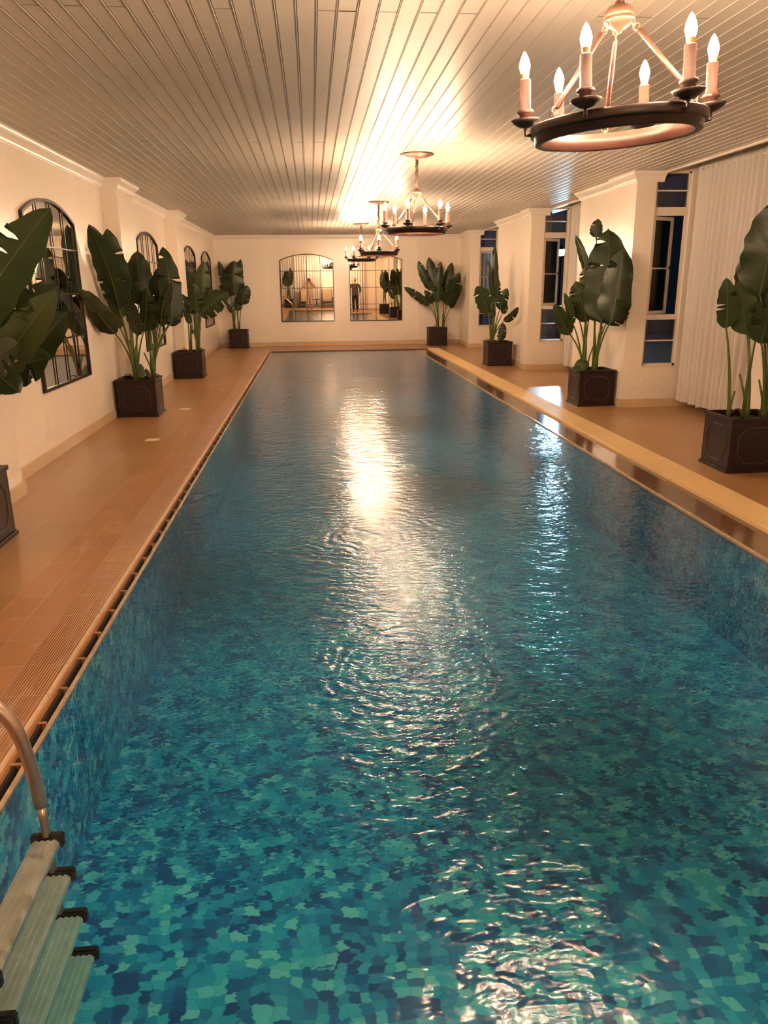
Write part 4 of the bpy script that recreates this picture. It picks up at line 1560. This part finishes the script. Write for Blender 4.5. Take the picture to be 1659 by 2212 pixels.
# ================================================================== PEOPLE (seen in the mirrors)
M_SKIN = simple('skin', (0.62, 0.38, 0.26), 0.5, Subsurface_Weight=0.05)
M_HAIR = simple('dark_brown_hair', (0.05, 0.025, 0.015), 0.5)
M_FLEECE = simple('beige_fleece', (0.62, 0.47, 0.34), 0.95, var=0.2, vscale=25, bump=0.01, bscale=50)
M_TROUS = simple('beige_trouser_cloth', (0.58, 0.42, 0.29), 0.85, var=0.06)
M_GREY = simple('grey_jacket_cloth', (0.10, 0.085, 0.07), 0.8, var=0.15)
M_NAVY = simple('dark_navy_trouser_cloth', (0.018, 0.016, 0.024), 0.85)
M_CAP = simple('pale_cap_cloth', (0.75, 0.62, 0.55), 0.8)
M_SHOE = simple('dark_shoe_leather', (0.03, 0.02, 0.018), 0.5)
M_EYE = simple('dark_eye', (0.02, 0.015, 0.01), 0.2)
M_LIPS = simple('lips', (0.45, 0.16, 0.13), 0.5)
def skinned(name, joints, edges, m, parent, root=0, sub=2):
    keys = list(joints)
    me = bpy.data.meshes.new(name)
    me.from_pydata([joints[k][0] for k in keys], [(keys.index(a), keys.index(b)) for a, b in edges], [])
    me.materials.append(m)
    o = bpy.data.objects.new(name, me)
    COL.objects.link(o)
    o.parent = parent
    md = o.modifiers.new('skin', 'SKIN')
    md.use_smooth_shade = True
    layer = me.skin_vertices[0].data if me.skin_vertices else None
    if layer is None:
        me.attributes  # the modifier makes its own layer
    for i, k in enumerate(keys):
        r = joints[k][1]
        r = r if isinstance(r, tuple) else (r, r)
        me.skin_vertices[0].data[i].radius = r
        me.skin_vertices[0].data[i].use_root = (i == root)
    sb = o.modifiers.new('smooth', 'SUBSURF')
    sb.levels = sub
    sb.render_levels = sub
    return o
def chain(names):
    return list(zip(names[:-1], names[1:]))
def person(label, loc, arms, shoulder=0.19, scale=1.0, hair=None, cap=False, jacket=None, trousers=None, tr=0.075, fingers=None):
    t = thing('person', label, 'person', loc, 0)
    t.scale = (scale, scale, scale)
    J = {'pelvis': ((0, 0, .94), (.13, .09)), 'waist': ((0, 0, 1.06), (.115, .085)), 'chest': ((0, -.01, 1.26), (.145, .10)), 'collar': ((0, -.01, 1.385), (.10, .07)),
         'neck': ((0, 0.0, 1.45), (.050, .052)), 'jaw': ((0, .028, 1.515), (.056, .066)), 'face': ((0, .022, 1.585), (.072, .088)), 'crown': ((0, .008, 1.645), (.066, .078))}
    E = chain(['pelvis', 'waist', 'chest', 'collar', 'neck', 'jaw', 'face', 'crown'])
    J['nose'] = ((0, .112, 1.575), (.008, .012)); E.append(('face', 'nose'))
    for s, n in ((-1, 'l'), (1, 'r')):
        J['ear' + n] = ((.078 * s, .01, 1.575), (.008, .018)); E.append(('face', 'ear' + n))
        J['hip' + n] = ((.095 * s, 0, .87), .085); J['knee' + n] = ((.10 * s, .015, .49), .055); J['calf' + n] = ((.10 * s, -.01, .33), .052)
        J['ankle' + n] = ((.10 * s, -.02, .09), .036); J['heel' + n] = ((.10 * s, -.03, .045), .034); J['toe' + n] = ((.11 * s, .12, .03), (.040, .022))
        E += chain(['pelvis', 'hip' + n, 'knee' + n, 'calf' + n, 'ankle' + n, 'heel' + n, 'toe' + n])
        el, wr, hd, fdir = arms[n]
        sh = (shoulder * s, -.01, 1.365)
        J['sh' + n] = (sh, .055); J['el' + n] = (el, .040); J['wr' + n] = (wr, .026); J['palm' + n] = (hd, (.034, .018))
        E += chain(['collar', 'sh' + n, 'el' + n, 'wr' + n, 'palm' + n])
        P = Vector(hd); fd = Vector(fdir).normalized()
        ac = fd.cross(Vector((0, 1, 0.2))).normalized()
        cu = fd.cross(ac).normalized()
        for q, ln in enumerate((.030, .036, .033, .026)):
            b0 = P + fd * .035 + ac * (q - 1.5) * .019
            k1, k2, k3 = b0, b0 + fd * ln + cu * .008, b0 + fd * ln * 1.4 + cu * .034
            for a_, (nm, v) in enumerate((('a', k1), ('b', k2), ('c', k3))):
                J['f%d%s%s' % (q, nm, n)] = (tuple(v), .0085 - .001 * a_)
            E += chain(['palm' + n, 'f%da%s' % (q, n), 'f%db%s' % (q, n), 'f%dc%s' % (q, n)])
        b0 = P - fd * .01 - ac * .036
        J['tha' + n] = (tuple(b0), .010); J['thb' + n] = (tuple(b0 + fd * .03 - ac * .012 + cu * .015), .009)
        E += chain(['palm' + n, 'tha' + n, 'thb' + n])
    body = skinned('body', J, E, M_SKIN, t)
    for s in (-1, 1):
        b = bmesh.new(); bmesh.ops.create_icosphere(b, subdivisions=2, radius=.011, matrix=Matrix.Translation((.030 * s, .098, 1.592)))
        new_obj('eye', b, M_EYE, body)
    b = bmesh.new(); bmesh.ops.create_icosphere(b, subdivisions=2, radius=1, matrix=Matrix.Translation((0, .090, 1.532)) @ Matrix.Diagonal((.022, .010, .007, 1)))
    new_obj('mouth', b, M_LIPS, body)
    # clothes
    C_ = {'hem': ((0, 0, .80), (.195, .15)), 'waist': ((0, 0, 1.0), (.175, .135)), 'chest': ((0, -.01, 1.25), (.185, .135)), 'collar': ((0, -.01, 1.385), (.12, .09)), 'neck': ((0, 0, 1.43), (.075, .07))}
    CE = chain(['hem', 'waist', 'chest', 'collar', 'neck'])
    for s, n in ((-1, 'l'), (1, 'r')):
        el, wr, hd, fdir = arms[n]
        w2 = tuple(Vector(wr).lerp(Vector(el), .05))
        C_['sh' + n] = ((shoulder * s * 1.03, -.01, 1.355), .082); C_['el' + n] = (el, .066); C_['wr' + n] = (w2, .046)
        CE += chain(['collar', 'sh' + n, 'el' + n, 'wr' + n])
    skinned('jacket', C_, CE, jacket, t)
    for s, n in ((-1, 'left'), (1, 'right')):
        pass
    T = {'waist': ((0, 0, 1.03), (.15, .12)), 'seat': ((0, -.005, .88), (.175, .135))}
    TE = [('waist', 'seat')]
    for s, n in ((-1, 'l'), (1, 'r')):
        T['th' + n] = ((.095 * s, 0, .76), .096); T['kn' + n] = ((.10 * s, .01, .48), tr); T['cu' + n] = ((.10 * s, -.01, .10), tr * .92)
        TE += chain(['seat', 'th' + n, 'kn' + n, 'cu' + n])
    skinned('trousers', T, TE, trousers, t)
    for s in (-1, 1):
        skinned('shoe', {'a': ((.10 * s, -.045, .045), (.042, .042)), 'b': ((.105 * s, .05, .040), (.046, .036)), 'c': ((.11 * s, .14, .032), (.040, .028))}, [('a', 'b'), ('b', 'c')], M_SHOE, t)
    if hair:
        skinned('hair', {'top': ((0, -.012, 1.655), (.088, .088)), 'back': ((0, -.045, 1.59), (.085, .065)), 'nape': ((0, -.06, 1.47), (.085, .05)), 'end': ((0, -.055, 1.34), (.09, .035)),
                         'sl': ((-.075, .0, 1.58), (.022, .05)), 'sl2': ((-.085, .01, 1.44), (.026, .035)), 'sr': ((.075, .0, 1.58), (.022, .05)), 'sr2': ((.085, .01, 1.44), (.026, .035))},
                [('top', 'back'), ('back', 'nape'), ('nape', 'end'), ('top', 'sl'), ('sl', 'sl2'), ('top', 'sr'), ('sr', 'sr2')], hair, t)
    if cap:
        b = bmesh.new()
        lathe(b, [(.094, -.005), (.096, .02), (.088, .06), (.06, .09), (.02, .103), (.0, .105)], 24, (0, .005, 1.63), cap=False)
        for v in b.verts:
            v.co.y = .005 + (v.co.y - .005) * 1.12
        vs = []
        for k in range(13):
            a = pi * k / 12
            vs.append((cos(a), sin(a)))
        up_, lo_ = [], []
        for cx_, sx_ in vs:
            up_.append((b.verts.new((.080 * cx_, .085 + .0 * sx_, 1.640)), b.verts.new((.080 * cx_, .085 + .085 * sx_, 1.625))))
        for k in range(12):
            b.faces.new((up_[k][0], up_[k + 1][0], up_[k + 1][1], up_[k][1]))
        co = new_obj('cap', b, M_CAP, t, True)
        sd = co.modifiers.new('thick', 'SOLIDIFY'); sd.thickness = .004
    return t
person('person in a beige fleece jacket and beige trousers photographing with a phone', (0.0, -0.425, 0), hair=M_HAIR, jacket=M_FLEECE, trousers=M_TROUS, tr=0.088,
       arms={'l': ((-.31, .10, 1.16), (-.095, .315, 1.49), (-.066, .365, 1.535), (0.25, 0.25, 0.9)),
             'r': ((.33, .12, 1.15), (.095, .315, 1.49), (.066, .365, 1.535), (-0.25, 0.25, 0.9))})
person('person in a pale cap, dark grey jacket and dark trousers, hands at the pockets', (2.2, -0.30, 0), scale=1.07, cap=True, jacket=M_GREY, trousers=M_NAVY, tr=0.072, shoulder=0.20,
       arms={'l': ((-.285, -.06, 1.14), (-.235, .05, .95), (-.20, .075, .90), (0.15, 0.1, -0.9)),
             'r': ((.285, -.06, 1.14), (.235, .05, .95), (.20, .075, .90), (-0.15, 0.1, -0.9))})
t = thing('phone', 'dark phone held up in front of the face of the person in beige', 'phone', (0, 0, 1.6))
t.matrix_world = cam.matrix_world @ Matrix.Translation((0.0, 0.0, 0.0))
b = bmesh.new()
box(b, -0.036, -0.118, 0.012, 0.036, 0.030, 0.020)
bmesh.ops.bevel(b, geom=list(b.edges), offset=0.003, segments=2, affect='EDGES')
new_obj('phone_body', b, simple('black_phone_glass', (0.015, 0.015, 0.018), 0.15), t)
b = bmesh.new()
lathe(b, [(0.0, 0.0125), (0.008, 0.0125), (0.008, 0.0105), (0.006, 0.0105), (0.006, 0.0112), (0.0, 0.0112)], 18)
new_obj('lens', b, M_DARKFIT, t)
